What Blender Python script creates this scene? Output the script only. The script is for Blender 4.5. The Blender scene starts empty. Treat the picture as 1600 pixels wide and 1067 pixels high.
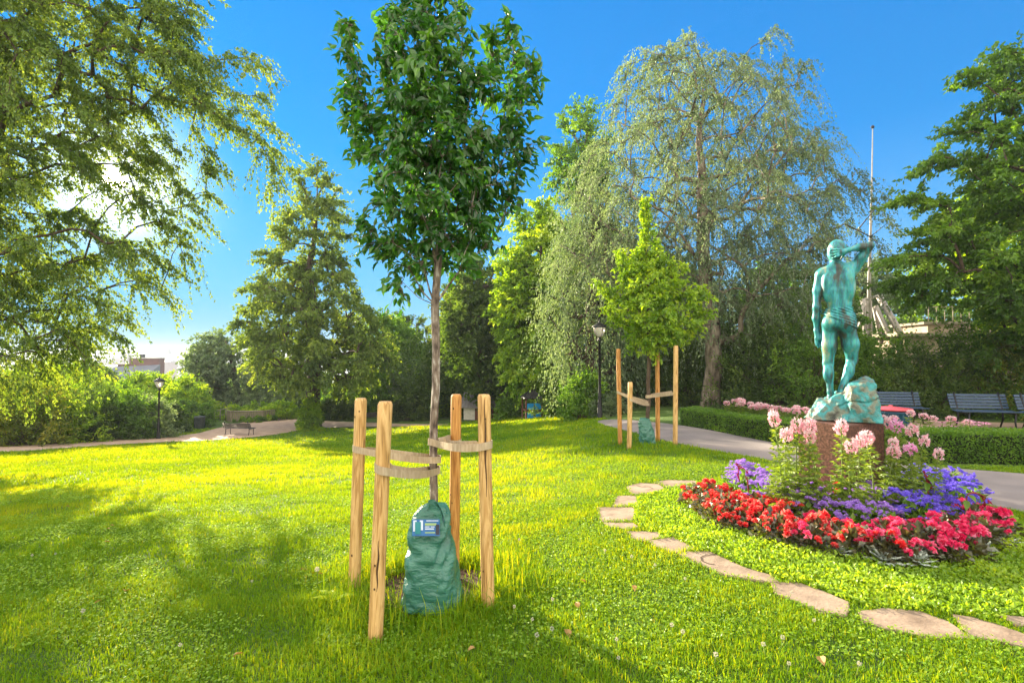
import bpy, math, random
import numpy as np
from mathutils import Vector, Matrix

sc = bpy.context.scene
R = math.radians
random.seed(7)

# ------------------------------------------------------------------ camera
EYE = 1.6
TILT = R(1.54)
cam_d = bpy.data.cameras.new('camera')
cam = bpy.data.objects.new('camera', cam_d)
sc.collection.objects.link(cam)
cam_d.sensor_width = 36.0
cam_d.lens = 18.0
cam_d.clip_start = 0.05
cam_d.clip_end = 9000.0
cam.location = (0, 0, EYE)
cam.rotation_euler = (R(90) + TILT, 0, 0)
sc.camera = cam

# ------------------------------------------------------------------ sky, sun, exposure
SUN_EL = R(15.2)
SUN_AZ = R(38.1)                       # to the left of the view direction
SUN_DIR = Vector((-math.sin(SUN_AZ) * math.cos(SUN_EL), math.cos(SUN_AZ) * math.cos(SUN_EL), math.sin(SUN_EL)))
world = bpy.data.worlds.new('World')
sc.world = world
world.use_nodes = True
wt = world.node_tree
for n in list(wt.nodes):
    wt.nodes.remove(n)
wo = wt.nodes.new('ShaderNodeOutputWorld')
wb = wt.nodes.new('ShaderNodeBackground')
sky = wt.nodes.new('ShaderNodeTexSky')
sky.sky_type = 'NISHITA'
sky.sun_disc = False
sky.sun_elevation = SUN_EL
sky.sun_rotation = -SUN_AZ
sky.altitude = 60
sky.air_density = 1.1
sky.dust_density = 0.1
sky.ozone_density = 2.5
hs = wt.nodes.new('ShaderNodeHueSaturation')
hs.inputs['Saturation'].default_value = 2.0
hs.inputs['Value'].default_value = 1.0
gm = wt.nodes.new('ShaderNodeGamma'); gm.inputs['Gamma'].default_value = 0.4
wt.links.new(sky.outputs[0], gm.inputs[0])
wt.links.new(gm.outputs[0], hs.inputs['Color'])
vm = wt.nodes.new('ShaderNodeVectorMath'); vm.operation = 'MULTIPLY'
vm.inputs[1].default_value = (0.10, 0.83, 1.45)
wt.links.new(hs.outputs[0], vm.inputs[0])
# pale summer haze low over the horizon
tcs = wt.nodes.new('ShaderNodeTexCoord'); sx = wt.nodes.new('ShaderNodeSeparateXYZ')
wt.links.new(tcs.outputs['Generated'], sx.inputs[0])
lo = wt.nodes.new('ShaderNodeMapRange')
lo.inputs['From Min'].default_value = 0.0; lo.inputs['From Max'].default_value = 0.36
lo.inputs['To Min'].default_value = 0.8; lo.inputs['To Max'].default_value = 0.0
wt.links.new(sx.outputs['Z'], lo.inputs['Value'])
mxs = wt.nodes.new('ShaderNodeMix'); mxs.data_type = 'RGBA'
wt.links.new(lo.outputs[0], mxs.inputs['Factor'])
wt.links.new(vm.outputs[0], mxs.inputs['A'])
mxs.inputs['B'].default_value = (0.62, 1.42, 2.45, 1)
# bright fill added to the unseen sky overhead and behind, lifting the shade
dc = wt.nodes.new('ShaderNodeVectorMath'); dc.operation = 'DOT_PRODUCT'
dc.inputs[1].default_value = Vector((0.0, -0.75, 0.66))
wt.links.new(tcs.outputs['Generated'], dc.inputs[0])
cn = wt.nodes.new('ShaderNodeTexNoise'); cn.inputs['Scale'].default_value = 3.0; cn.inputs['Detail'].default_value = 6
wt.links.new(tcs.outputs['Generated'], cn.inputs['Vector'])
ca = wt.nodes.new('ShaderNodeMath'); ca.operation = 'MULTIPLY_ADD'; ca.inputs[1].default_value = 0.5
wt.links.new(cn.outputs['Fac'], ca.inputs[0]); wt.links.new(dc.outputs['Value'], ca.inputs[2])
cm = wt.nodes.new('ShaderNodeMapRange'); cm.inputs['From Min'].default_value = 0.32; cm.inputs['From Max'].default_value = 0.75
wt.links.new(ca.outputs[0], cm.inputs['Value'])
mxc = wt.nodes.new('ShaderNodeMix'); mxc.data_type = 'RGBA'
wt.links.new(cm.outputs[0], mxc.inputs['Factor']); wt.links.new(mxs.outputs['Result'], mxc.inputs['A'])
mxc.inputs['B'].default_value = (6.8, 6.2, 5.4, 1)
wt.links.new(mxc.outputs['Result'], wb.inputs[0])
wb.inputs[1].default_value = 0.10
# the sun's disc in the sky, in the lamp's direction
tc = wt.nodes.new('ShaderNodeTexCoord')
dt = wt.nodes.new('ShaderNodeVectorMath'); dt.operation = 'DOT_PRODUCT'
dt.inputs[1].default_value = SUN_DIR
wt.links.new(tc.outputs['Generated'], dt.inputs[0])
mr = wt.nodes.new('ShaderNodeMapRange')
mr.inputs['From Min'].default_value = math.cos(R(0.85))
mr.inputs['From Max'].default_value = math.cos(R(0.55))
mr.inputs['To Min'].default_value = 0.0
mr.inputs['To Max'].default_value = 12.0
wt.links.new(dt.outputs['Value'], mr.inputs['Value'])
wb2 = wt.nodes.new('ShaderNodeBackground')
wb2.inputs[0].default_value = (1, 0.88, 0.62, 1)
pw = wt.nodes.new('ShaderNodeMath'); pw.operation = 'POWER'; pw.inputs[1].default_value = 320.0
mx0 = wt.nodes.new('ShaderNodeMath'); mx0.operation = 'MAXIMUM'; mx0.inputs[1].default_value = 0.0
wt.links.new(dt.outputs['Value'], mx0.inputs[0]); wt.links.new(mx0.outputs[0], pw.inputs[0])
pa_ = wt.nodes.new('ShaderNodeMath'); pa_.operation = 'MULTIPLY_ADD'; pa_.inputs[1].default_value = 0.55
wt.links.new(pw.outputs[0], pa_.inputs[0]); wt.links.new(mr.outputs[0], pa_.inputs[2])
wt.links.new(pa_.outputs[0], wb2.inputs[1])
wadd = wt.nodes.new('ShaderNodeAddShader')
wt.links.new(wb.outputs[0], wadd.inputs[0])
wt.links.new(wb2.outputs[0], wadd.inputs[1])
wt.links.new(wadd.outputs[0], wo.inputs['Surface'])

sun_d = bpy.data.lights.new('sun', 'SUN')
sun_d.energy = 5.0
sun_d.angle = R(0.5)
sun_d.color = (1.0, 0.86, 0.62)
sun = bpy.data.objects.new('sun', sun_d)
sc.collection.objects.link(sun)
sun.rotation_euler = SUN_DIR.to_track_quat('Z', 'Y').to_euler()
sun.location = (-40, 50, 30)

sc.view_settings.view_transform = 'Standard'
sc.view_settings.look = 'None'
sc.view_settings.gamma = 1.0
sc.view_settings.exposure = 2.0
sc.render.engine = 'CYCLES'
cy = sc.cycles
cy.max_bounces = 7
cy.diffuse_bounces = 3
cy.glossy_bounces = 2
cy.transmission_bounces = 6
cy.transparent_max_bounces = 6
cy.volume_bounces = 0
cy.sample_clamp_indirect = 6.0
cy.caustics_reflective = False
cy.caustics_refractive = False
cy.use_denoising = True
cy.denoiser = 'OPENIMAGEDENOISE'
cy.use_adaptive_sampling = True
cy.adaptive_threshold = 0.015
cy.volume_step_rate = 10

# ------------------------------------------------------------------ helpers
CT, ST = math.cos(TILT), math.sin(TILT)

def ray(px, py):
    """World direction of a photo pixel (1600x1067), scaled to y = 1."""
    a, b = (px - 800) / 800.0, (533.5 - py) / 800.0
    y = CT - b * ST
    z = ST + b * CT
    return a / y, z / y

def at(px, py, Y):
    u, w = ray(px, py)
    return Vector((u * Y, Y, EYE + w * Y))

SU = [-9, -.3, -.125, .05, .17, .3, .5, 9]
SS = [.13, .13, .102, .075, .050, .032, .03, .03]
def terrain(x, y):
    x = np.asarray(x, float); y = np.asarray(y, float)
    u = x / np.maximum(y, 2.0)
    s = np.interp(u, SU, SS)
    s = (s + np.interp(u - .06, SU, SS) + np.interp(u + .06, SU, SS)) / 3
    t = np.where(y > 20, y - 3, np.log1p(np.exp(np.clip((y - 3) * 1.2, -30, 30))) / 1.2)
    z = -s * t
    z = -3.6 + np.log1p(np.exp(np.clip((z + 3.6) * 2.5, -30, 30))) / 2.5   # levels out at the foot of the slope
    z = z - .0
    fall = np.clip(y - 50, 0, 420) * .15 * np.clip((0.25 - u) / .3, 0, 1)
    und = .02 * np.sin(x * .9 + 1.3) * np.cos(y * .7) * np.clip((y - 2) / 6, 0, 1) * np.clip((.1 - u) / .3, 0, 1)
    return z - fall + und

def tz(x, y):
    return float(terrain(x, y))

def G(px, py, y0=1.0, y1=70.0):
    """Where the line of sight through a photo pixel meets the ground."""
    u, w = ray(px, py)
    ys = np.concatenate([np.arange(y0, 12, .02), np.arange(12, y1, .1)])
    d = EYE + w * ys - terrain(u * ys, ys)
    k = np.argmax(d < 0)
    if d[k] >= 0:
        k = len(ys) - 1
    Y = ys[k]
    return Vector((u * Y, Y, tz(u * Y, Y)))

COL = sc.collection
def link(o, parent=None):
    COL.objects.link(o)
    if parent is not None:
        o.parent = parent
    return o

def tag(o, label=None, cat=None, group=None, kind=None):
    if label: o['label'] = label
    if cat: o['category'] = cat
    if group: o['group'] = group
    if kind: o['kind'] = kind
    return o

def empty(name, loc=(0, 0, 0), rz=0.0):
    o = bpy.data.objects.new(name, None)
    o.empty_display_size = .1
    COL.objects.link(o)
    o.location = loc
    o.rotation_euler = (0, 0, rz)
    return o

def copy_tree(o, parent=None):
    c = o.copy()
    COL.objects.link(c)
    if parent is not None:
        c.parent = parent
    for ch in [q for q in o.children]:
        copy_tree(ch, c)
    return c

def mesh_np(name, V, Fq, mats, parent=None, tint=None, smooth=False, mi=None, loc=None, ftri=None):
    """One mesh object from numpy arrays of vertices and quads (and triangles)."""
    me = bpy.data.meshes.new(name)
    V = np.asarray(V, np.float32).reshape(-1, 3)
    if loc is not None:
        V = V - np.array(loc, np.float32)
    nq = 0 if Fq is None else len(Fq)
    nt = 0 if ftri is None else len(ftri)
    me.vertices.add(len(V))
    me.vertices.foreach_set('co', V.ravel())
    idx = []
    if nq: idx.append(np.asarray(Fq, np.int32).ravel())
    if nt: idx.append(np.asarray(ftri, np.int32).ravel())
    idx = np.concatenate(idx)
    me.loops.add(len(idx))
    me.loops.foreach_set('vertex_index', idx)
    me.polygons.add(nq + nt)
    ls = np.concatenate([np.arange(nq) * 4, nq * 4 + np.arange(nt) * 3]).astype(np.int32)
    me.polygons.foreach_set('loop_start', ls)
    if mi is not None:
        me.polygons.foreach_set('material_index', np.asarray(mi, np.int32))
    me.polygons.foreach_set('use_smooth', np.full(nq + nt, bool(smooth)))
    if tint is not None:
        at_ = me.attributes.new('tint', 'FLOAT', 'POINT')
        at_.data.foreach_set('value', np.asarray(tint, np.float32))
    me.update(calc_edges=True)
    for m in (mats if isinstance(mats, (list, tuple)) else [mats]):
        me.materials.append(m)
    o = bpy.data.objects.new(name, me)
    link(o, parent)
    if loc is not None and parent is None:
        o.location = loc
    return o

class MB:
    """Collects boxes, tubes and lofts into one mesh."""
    def __init__(s):
        s.v = []; s.f = []; s.sm = []
    def add(s, vs, fs, sm=False):
        n = len(s.v)
        s.v += [tuple(v) for v in vs]
        s.f += [tuple(i + n for i in f) for f in fs]
        s.sm += [sm] * len(fs)
        return s
    def box(s, x0, x1, y0, y1, z0, z1, M=None, bev=0.0):
        if bev > 0:
            b = bev
            rings = []
            for z, k in ((z0, b), (z0 + b, 0), (z1 - b, 0), (z1, b)):
                rings.append([(x0 + k + (b if k == 0 else 0), y0 + k, z), (x1 - k - (b if k == 0 else 0), y0 + k, z),
                              (x1 - k, y0 + k + (b if k == 0 else 0), z), (x1 - k, y1 - k - (b if k == 0 else 0), z),
                              (x1 - k - (b if k == 0 else 0), y1 - k, z), (x0 + k + (b if k == 0 else 0), y1 - k, z),
                              (x0 + k, y1 - k - (b if k == 0 else 0), z), (x0 + k, y0 + k + (b if k == 0 else 0), z)])
            return s.loft(rings, True, M, False)
        vs = [Vector(p) for p in ((x0, y0, z0), (x1, y0, z0), (x1, y1, z0), (x0, y1, z0), (x0, y0, z1), (x1, y0, z1), (x1, y1, z1), (x0, y1, z1))]
        if M: vs = [M @ v for v in vs]
        return s.add(vs, [(0, 3, 2, 1), (4, 5, 6, 7), (0, 1, 5, 4), (1, 2, 6, 5), (2, 3, 7, 6), (3, 0, 4, 7)])
    def loft(s, rings, caps=True, M=None, sm=True):
        n = len(rings[0])
        vs = [M @ Vector(p) if M else Vector(p) for r in rings for p in r]
        fs = []
        for k in range(len(rings) - 1):
            for i in range(n):
                j = (i + 1) % n
                fs.append((k * n + i, k * n + j, (k + 1) * n + j, (k + 1) * n + i))
        s.add(vs, fs, sm)
        if caps:
            m = len(s.v) - len(vs)
            s.f.append(tuple(m + i for i in reversed(range(n)))); s.sm.append(False)
            s.f.append(tuple(m + (len(rings) - 1) * n + i for i in range(n))); s.sm.append(False)
        return s
    def tube(s, pts, r, n=8, caps=True):
        pts = [Vector(p) for p in pts]
        rs = r if isinstance(r, (list, tuple)) else [r] * len(pts)
        rings = []
        for i, p in enumerate(pts):
            d = (pts[min(i + 1, len(pts) - 1)] - pts[max(i - 1, 0)]).normalized()
            a = d.cross(Vector((0, 0, 1)) if abs(d.z) < .9 else Vector((1, 0, 0))).normalized()
            b = d.cross(a)
            rings.append([p + (a * math.cos(t) + b * math.sin(t)) * rs[i] for t in [2 * math.pi * k / n for k in range(n)]])
        return s.loft(rings, caps)
    def lathe(s, prof, c=(0, 0, 0), n=16, caps=True, rot=0.0):
        rings = [[(c[0] + r * math.cos(2 * math.pi * k / n + rot), c[1] + r * math.sin(2 * math.pi * k / n + rot), c[2] + z) for k in range(n)] for r, z in prof]
        return s.loft(rings, caps)
    def ribbon(s, pts, w, t):
        """A flat upright webbing strip along pts."""
        pts = [Vector(p) for p in pts]
        rings = []
        for i, p in enumerate(pts):
            d = (pts[min(i + 1, len(pts) - 1)] - pts[max(i - 1, 0)]); d.z = 0; d.normalize()
            nrm = Vector((-d.y, d.x, 0))
            up = Vector((0, 0, 1))
            rings.append([p - up * w / 2 - nrm * t / 2, p - up * w / 2 + nrm * t / 2, p + up * w / 2 + nrm * t / 2, p + up * w / 2 - nrm * t / 2])
        return s.loft(rings, True, None, False)
    def build(s, name, mat, parent=None):
        me = bpy.data.meshes.new(name)
        me.from_pydata(s.v, [], s.f)
        me.polygons.foreach_set('use_smooth', s.sm)
        me.materials.append(mat)
        me.update()
        o = bpy.data.objects.new(name, me)
        return link(o, parent)

# ------------------------------------------------------------------ materials
def mat_new(name):
    m = bpy.data.materials.new(name)
    m.use_nodes = True
    return m, m.node_tree.nodes, m.node_tree.links, m.node_tree.nodes['Principled BSDF']

def ramp(N, stops):
    r = N.new('ShaderNodeValToRGB')
    e = r.color_ramp.elements
    while len(e) > 1: e.remove(e[-1])
    e[0].position, e[0].color = stops[0][0], (*stops[0][1], 1)
    for p, c in stops[1:]:
        q = e.new(p); q.color = (*c, 1)
    return r

def M(name, stops, scale=4.0, detail=5.0, rough=.7, bump=.3, bscale=None, stretch=(1, 1, 1), metal=0.0, coords='Object', spec=.4, dist=.02):
    """A noise-mottled, bumped surface."""
    m, N, L, P = mat_new(name)
    t = N.new('ShaderNodeTexCoord'); mp = N.new('ShaderNodeMapping')
    mp.inputs['Scale'].default_value = stretch
    L.new(t.outputs[coords], mp.inputs[0])
    nz = N.new('ShaderNodeTexNoise'); nz.inputs['Scale'].default_value = scale; nz.inputs['Detail'].default_value = detail
    L.new(mp.outputs[0], nz.inputs['Vector'])
    if len(stops) == 1: stops = [(0.3, stops[0][1]), (.7, tuple(c * .75 for c in stops[0][1]))]
    r = ramp(N, stops)
    L.new(nz.outputs['Fac'], r.inputs[0]); L.new(r.outputs[0], P.inputs['Base Color'])
    P.inputs['Roughness'].default_value = rough
    P.inputs['Metallic'].default_value = metal
    P.inputs['Specular IOR Level'].default_value = spec
    if bump > 0:
        n2 = N.new('ShaderNodeTexNoise'); n2.inputs['Scale'].default_value = bscale or scale * 4; n2.inputs['Detail'].default_value = 6
        L.new(mp.outputs[0], n2.inputs['Vector'])
        b = N.new('ShaderNodeBump'); b.inputs['Strength'].default_value = bump; b.inputs['Distance'].default_value = dist
        L.new(n2.outputs['Fac'], b.inputs['Height']); L.new(b.outputs[0], P.inputs['Normal'])
    return m

KL = 1.0
def leaf_mat(name, c0, c1, c2, trans=.5, tcol=(1.3, 1.25, .5), gloss=.035, rough=.45):
    """Leaves: colour follows each leaf's own tint, light comes through the blade."""
    m, N, L, P = mat_new(name)
    N.remove(P)
    out = N['Material Output']
    a = N.new('ShaderNodeAttribute'); a.attribute_name = 'tint'
    c0, c1, c2 = [tuple(min(.85, v * KL) for v in c) for c in (c0, c1, c2)]
    r = ramp(N, [(0, c0), (.5, c1), (1, c2)])
    L.new(a.outputs['Fac'], r.inputs[0])
    df = N.new('ShaderNodeBsdfDiffuse'); tr = N.new('ShaderNodeBsdfTranslucent')
    mx = N.new('ShaderNodeMix'); mx.data_type = 'RGBA'; mx.blend_type = 'MULTIPLY'
    mx.inputs['Factor'].default_value = 1
    L.new(r.outputs[0], mx.inputs['A']); mx.inputs['B'].default_value = (*[min(4, t * 1.0) for t in tcol], 1)
    L.new(r.outputs[0], df.inputs[0]); L.new(mx.outputs['Result'], tr.inputs[0])
    m1 = N.new('ShaderNodeMixShader'); m1.inputs[0].default_value = trans
    L.new(df.outputs[0], m1.inputs[1]); L.new(tr.outputs[0], m1.inputs[2])
    gl = N.new('ShaderNodeBsdfGlossy'); gl.inputs['Roughness'].default_value = rough
    gl.inputs[0].default_value = (.8, .85, .8, 1)
    m2 = N.new('ShaderNodeMixShader'); m2.inputs[0].default_value = gloss
    L.new(m1.outputs[0], m2.inputs[1]); L.new(gl.outputs[0], m2.inputs[2])
    L.new(m2.outputs[0], out.inputs['Surface'])
    return m
# ------------------------------------------------------------------ ground
def in_poly(x, y, poly):
    x = np.asarray(x); y = np.asarray(y)
    c = np.zeros(x.shape, bool)
    n = len(poly)
    for i in range(n):
        x0, y0 = poly[i][0], poly[i][1]; x1, y1 = poly[(i + 1) % n][0], poly[(i + 1) % n][1]
        if y0 == y1: continue
        k = ((y0 > y) != (y1 > y)) & (x < (x1 - x0) * (y - y0) / (y1 - y0) + x0)
        c ^= k
    return c

def smooth_poly(P, it=2):
    P = [Vector(p[:2]) for p in P]
    for _ in range(it):
        Q = []
        for i in range(len(P)):
            a, b = P[i], P[(i + 1) % len(P)]
            Q += [a * .75 + b * .25, a * .25 + b * .75]
        P = Q
    return P

def gpoly(pts, it=2):
    return smooth_poly([G(*p) for p in pts], it)

rng = np.random.default_rng(11)

m_lawn = M('lawn_ground', [(.3, (.035, .075, .008)), (.5, (.06, .12, .012)), (.7, (.085, .15, .016))], scale=1.3, detail=8, rough=.9, bump=.8, bscale=60, dist=.03)
xs = np.sinh(np.linspace(-7.2, 7.2, 321)) * 4.0
xs = xs[(xs > -3500) & (xs < 3500)]
ys = np.concatenate([np.linspace(-12, 3, 24), np.linspace(3.3, 60, 190), np.geomspace(62, 5200, 60)])
X, Y = np.meshgrid(xs, ys)
Z = terrain(X, Y)
nx = len(xs)
ii, jj = np.meshgrid(np.arange(len(ys) - 1), np.arange(nx - 1), indexing='ij')
q = (ii * nx + jj).ravel()
ground = mesh_np('ground', np.stack([X, Y, Z], -1).reshape(-1, 3), np.stack([q, q + 1, q + nx + 1, q + nx], 1), m_lawn, smooth=True)
tag(ground, 'sloping green park lawn', kind='structure')

def sheet(name, poly, mat, off, label, kind='structure', res=.25):
    """A draped sheet over the terrain inside a ground polygon."""
    P = [Vector(p[:2]) for p in poly]
    x0, x1 = min(p.x for p in P), max(p.x for p in P); y0, y1 = min(p.y for p in P), max(p.y for p in P)
    import bmesh
    bm = bmesh.new()
    vs = [bm.verts.new((p.x, p.y, 0)) for p in P]
    bm.faces.new(vs)
    res = max(res, (x1 - x0) / 70, (y1 - y0) / 70)
    for ax, lo, hi in ((0, x0, x1), (1, y0, y1)):
        c = lo + res
        while c < hi:
            g = bm.verts[:] + bm.edges[:] + bm.faces[:]
            co = (c, 0, 0) if ax == 0 else (0, c, 0); no = (1, 0, 0) if ax == 0 else (0, 1, 0)
            bmesh.ops.bisect_plane(bm, geom=g, plane_co=co, plane_no=no)
            c += res
    bmesh.ops.triangulate(bm, faces=bm.faces[:])
    for v in bm.verts:
        v.co.z = tz(v.co.x, v.co.y) + off
    bmesh.ops.recalc_face_normals(bm, faces=bm.faces[:])
    for f in bm.faces:
        if f.normal.z < 0: f.normal_flip()
        f.smooth = True
    me = bpy.data.meshes.new(name); bm.to_mesh(me); bm.free()
    me.materials.append(mat)
    o = link(bpy.data.objects.new(name, me))
    tag(o, label, kind=kind)
    return o

m_asph = M('asphalt', [(.3, (.17, .15, .15)), (.55, (.24, .21, .205)), (.75, (.30, .25, .23))], scale=1.2, detail=9, rough=.85, bump=.35, bscale=160, dist=.01)
m_gravel = M('gravel', [(.3, (.34, .23, .17)), (.7, (.48, .35, .26))], scale=2.0, detail=9, rough=.9, bump=.5, bscale=80, dist=.02)
m_soil = M('soil', [(.3, (.03, .014, .008)), (.6, (.085, .04, .022)), (.8, (.14, .08, .05))], scale=22, detail=8, rough=.95, bump=1, bscale=60, dist=.04)

asph_px = [(925, 660), (985, 676), (1065, 697), (1205, 720), (1330, 746), (1480, 779), (1600, 802), (1800, 838), (2400, 900),
           (2400, 800), (1800, 758), (1600, 741), (1440, 729), (1320, 713), (1205, 692), (1100, 671), (1010, 659), (950, 655)]
asph = gpoly(asph_px)
sheet('asphalt_path', asph, m_asph, .014, 'grey asphalt path curving past the statue bed')
# shoulder of gravel between path and hedge, plaza by the far bench, path along the slope foot
plaza_px = [(-900, 712), (-200, 708), (0, 708), (120, 699), (250, 691), (330, 689), (420, 681), (480, 670), (560, 667), (640, 665.5), (700, 664.5), (700, 663), (640, 662.4), (560, 660), (440, 655), (400, 655), (345, 668), (300, 680), (200, 686), (100, 692), (0, 699), (-200, 703), (-900, 706)]
plaza = gpoly(plaza_px, 1)
sheet('gravel_path', plaza, m_gravel, .03, 'pale gravel path and plaza at the foot of the lawn', res=.5)
court_px = [(1640, 690), (1560, 678), (1450, 674), (1330, 672), (1250, 668), (1250, 652), (1350, 655), (1700, 664), (2300, 690), (2300, 720)]
court = gpoly(court_px, 1)
sheet('bench_court', court, m_gravel, .012, 'brown gravel strip under the dark benches', res=.5)

# flagstones (pixels of a 2.286x crop whose corner is 900,720)
FS = [
 ([(285,78),(330,72),(430,75),(425,90),(330,96)], 'thin buff flagstone at the far start of the curve, nearly buried in grass'),
 ([(185,95),(225,82),(290,86),(318,106),(290,120),(200,125)], 'five-sided buff flagstone with short crack where the curve turns back'),
 ([(148,130),(215,130),(222,164),(132,167)], 'small squarish flagstone just above the leftmost wide one'),
 ([(80,170),(205,171),(212,200),(195,219),(95,219)], 'wide blocky flagstone, leftmost of the curved stone edging'),
 ([(100,225),(200,227),(222,241),(180,251),(120,241)], 'narrow flagstone strip under the wide leftmost stone'),
 ([(185,256),(290,262),(302,279),(240,293),(200,279)], 'small rounded flagstone, next in front of the narrow strip stone'),
 ([(262,293),(345,281),(420,318),(352,333),(290,313)], 'tapering flagstone just before the long stone with the dark crack'),
 ([(372,333),(470,326),(520,350),(600,390),(690,418),(715,441),(640,433),(540,416),(470,386),(400,359)], 'long flagstone with a curved dark crack across its far end'),
 ([(705,446),(800,443),(900,480),(965,511),(955,560),(870,549),(790,511),(720,481)], 'broad flagstone crossed by fine grass shadows, in the middle of the near edge'),
 ([(1020,546),(1100,536),(1230,546),(1320,581),(1395,639),(1260,641),(1110,606),(1030,576)], 'largest pale flagstone near the bottom right of the bed'),
 ([(1350,562),(1420,569),(1500,596),(1640,645),(1640,684),(1490,649),(1412,638)], 'grey-brown flagstone cut by the right picture edge, in front'),
 ([(1515,561),(1660,578),(1660,612),(1560,592)], 'small flagstone behind the last one at the right picture edge'),
]
m_flag = M('sandstone_flag', [(.3, (.17, .12, .085)), (.5, (.27, .20, .145)), (.72, (.36, .27, .20))], scale=5, detail=9, rough=.85, bump=.5, bscale=40, dist=.01)
m_crack = M('crack_dirt', [(.3, (.05, .035, .025)), (.7, (.09, .06, .04))], scale=30, bump=0)
flag_polys = []
def crackle(o, pts, w):
    mb = MB()
    for (a, b) in zip(pts[:-1], pts[1:]):
        d = (b - a).normalized(); n = Vector((-d.y, d.x, 0)) * w
        mb.add([a - n, b - n, b + n, a + n], [(0, 1, 2, 3)])
    c = mb.build('crack', m_crack, o)
    return c
for k, (pts, lab) in enumerate(FS):
    P = [G(900 + a / 2.286, 720 + b / 2.286) for a, b in pts]
    gx0, gy0 = sum(p.x for p in P) / len(P), sum(p.y for p in P) / len(P)
    Q = [Vector((gx0 + (p.x - gx0) * 1.09, gy0 + (p.y - gy0) * 1.07)) for p in P]
    R2 = []
    rr = random.Random(k)
    for i in range(len(Q)):
        a, b = Q[i], Q[(i + 1) % len(Q)]
        R2 += [a, a.lerp(b, .5) + Vector((rr.uniform(-1, 1), rr.uniform(-1, 1))) * .008]
    flag_polys.append([Vector((gx0 + (p.x - gx0) * .92, gy0 + (p.y - gy0) * .88)) for p in R2])
    tilt = [rr.uniform(-.008, .008) for _ in range(2)]
    cx, cy_ = sum(p.x for p in R2) / len(R2), sum(p.y for p in R2) / len(R2)
    def zt(p): return tz(p.x, p.y) + .016 + tilt[0] * (p.x - cx) + tilt[1] * (p.y - cy_)
    rings = [[(p.x, p.y, tz(p.x, p.y) - .05) for p in R2], [(p.x, p.y, zt(p) - .006) for p in R2],
             [(cx + (p.x - cx) * .975, cy_ + (p.y - cy_) * .975, zt(p)) for p in R2]]
    o = MB().loft(rings, True, None, False).build('flagstone', m_flag)
    tag(o, lab, 'flagstone', 'flagstones edging the flower bed')
    if k == 7:
        c = [G(900 + a / 2.286, 720 + b / 2.286) for a, b in ((500,342),(465,346),(447,352),(450,366),(472,376),(495,378))]
        crackle(o, [Vector((p.x, p.y, zt(p) + .003)) for p in c], .006)
    if k == 1:
        c = [G(900 + a / 2.286, 720 + b / 2.286) for a, b in ((215,92),(235,98),(262,97),(275,104))]
        crackle(o, [Vector((p.x, p.y, zt(p) + .003)) for p in c], .006)

# soil in the flower bed and round the young tree
BED_C = Vector((3.45, 5.5)); BED_R = 1.42
bed_px = [(1088, 792), (1110, 818), (1180, 842), (1260, 862), (1340, 872), (1420, 884), (1490, 884), (1552, 857), (1572, 826), (1540, 790), (1470, 760), (1400, 742), (1260, 738), (1150, 755)]
bed = gpoly(bed_px)
sheet('flower_bed_soil', bed, m_soil, .012, 'dark soil of the flower bed')
TREE = G(678, 921)
tree_bed = [TREE.xy + Vector((math.cos(t), math.sin(t) * .95)) * (.47 + .05 * math.sin(3 * t + 1)) for t in np.linspace(0, 2 * math.pi, 26)[:-1]]
sheet('tree_pit_soil', tree_bed, m_soil, .012, 'dark mulch around the young tree', res=.1)

# ------------------------------------------------------------------ grass
m_grass = leaf_mat('grass_blades', (.055, .17, .006), (.16, .34, .010), (.33, .43, .02), trans=.5, tcol=(2.3, 1.35, .2), gloss=.012)
def lattice(x, y, s, seed):
    """Smooth value noise."""
    r = np.random.default_rng(seed).random((64, 64))
    x = x / s; y = y / s
    xi = np.floor(x).astype(int); yi = np.floor(y).astype(int)
    fx = x - xi; fy = y - yi
    fx = fx * fx * (3 - 2 * fx); fy = fy * fy * (3 - 2 * fy)
    g = lambda a, b: r[a % 64, b % 64]
    return (g(xi, yi) * (1 - fx) + g(xi + 1, yi) * fx) * (1 - fy) + (g(xi, yi + 1) * (1 - fx) + g(xi + 1, yi + 1) * fx) * fy

def blades(x, y, z, h, w, rng, tint, bend=.5, levels=2):
    n = len(x)
    a = rng.random(n) * 2 * np.pi
    d = np.stack([np.cos(a), np.sin(a), np.zeros(n)], 1)
    s = np.stack([-np.sin(a), np.cos(a), np.zeros(n)], 1) * (w / 2)[:, None]
    p = np.stack([x, y, z], 1)
    up = np.array([0, 0, 1.0])
    b = (rng.random(n) * bend * 1.3)[:, None]
    hh = h[:, None]
    if levels == 2:
        p1 = p + up * hh * .55 + d * hh * b * .25
        p2 = p + up * hh * (1 - .35 * b) + d * hh * b * .9
        V = np.stack([p - s, p + s, p1 + s * .9, p1 - s * .9, p2 + s * .12, p2 - s * .12], 1)
        k = np.arange(n)[:, None] * 6
        F = np.concatenate([k + np.array([[0, 1, 2, 3]]), k + np.array([[3, 2, 4, 5]])])
        T = np.repeat(tint, 6)
    else:
        p2 = p + up * hh * (1 - .35 * b) + d * hh * b * .7
        V = np.stack([p - s, p + s, p2 + s * .15, p2 - s * .15], 1)
        k = np.arange(n)[:, None] * 4
        F = k + np.array([[0, 1, 2, 3]])
        T = np.repeat(tint, 4)
    return V.reshape(-1, 3), F, T

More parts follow.
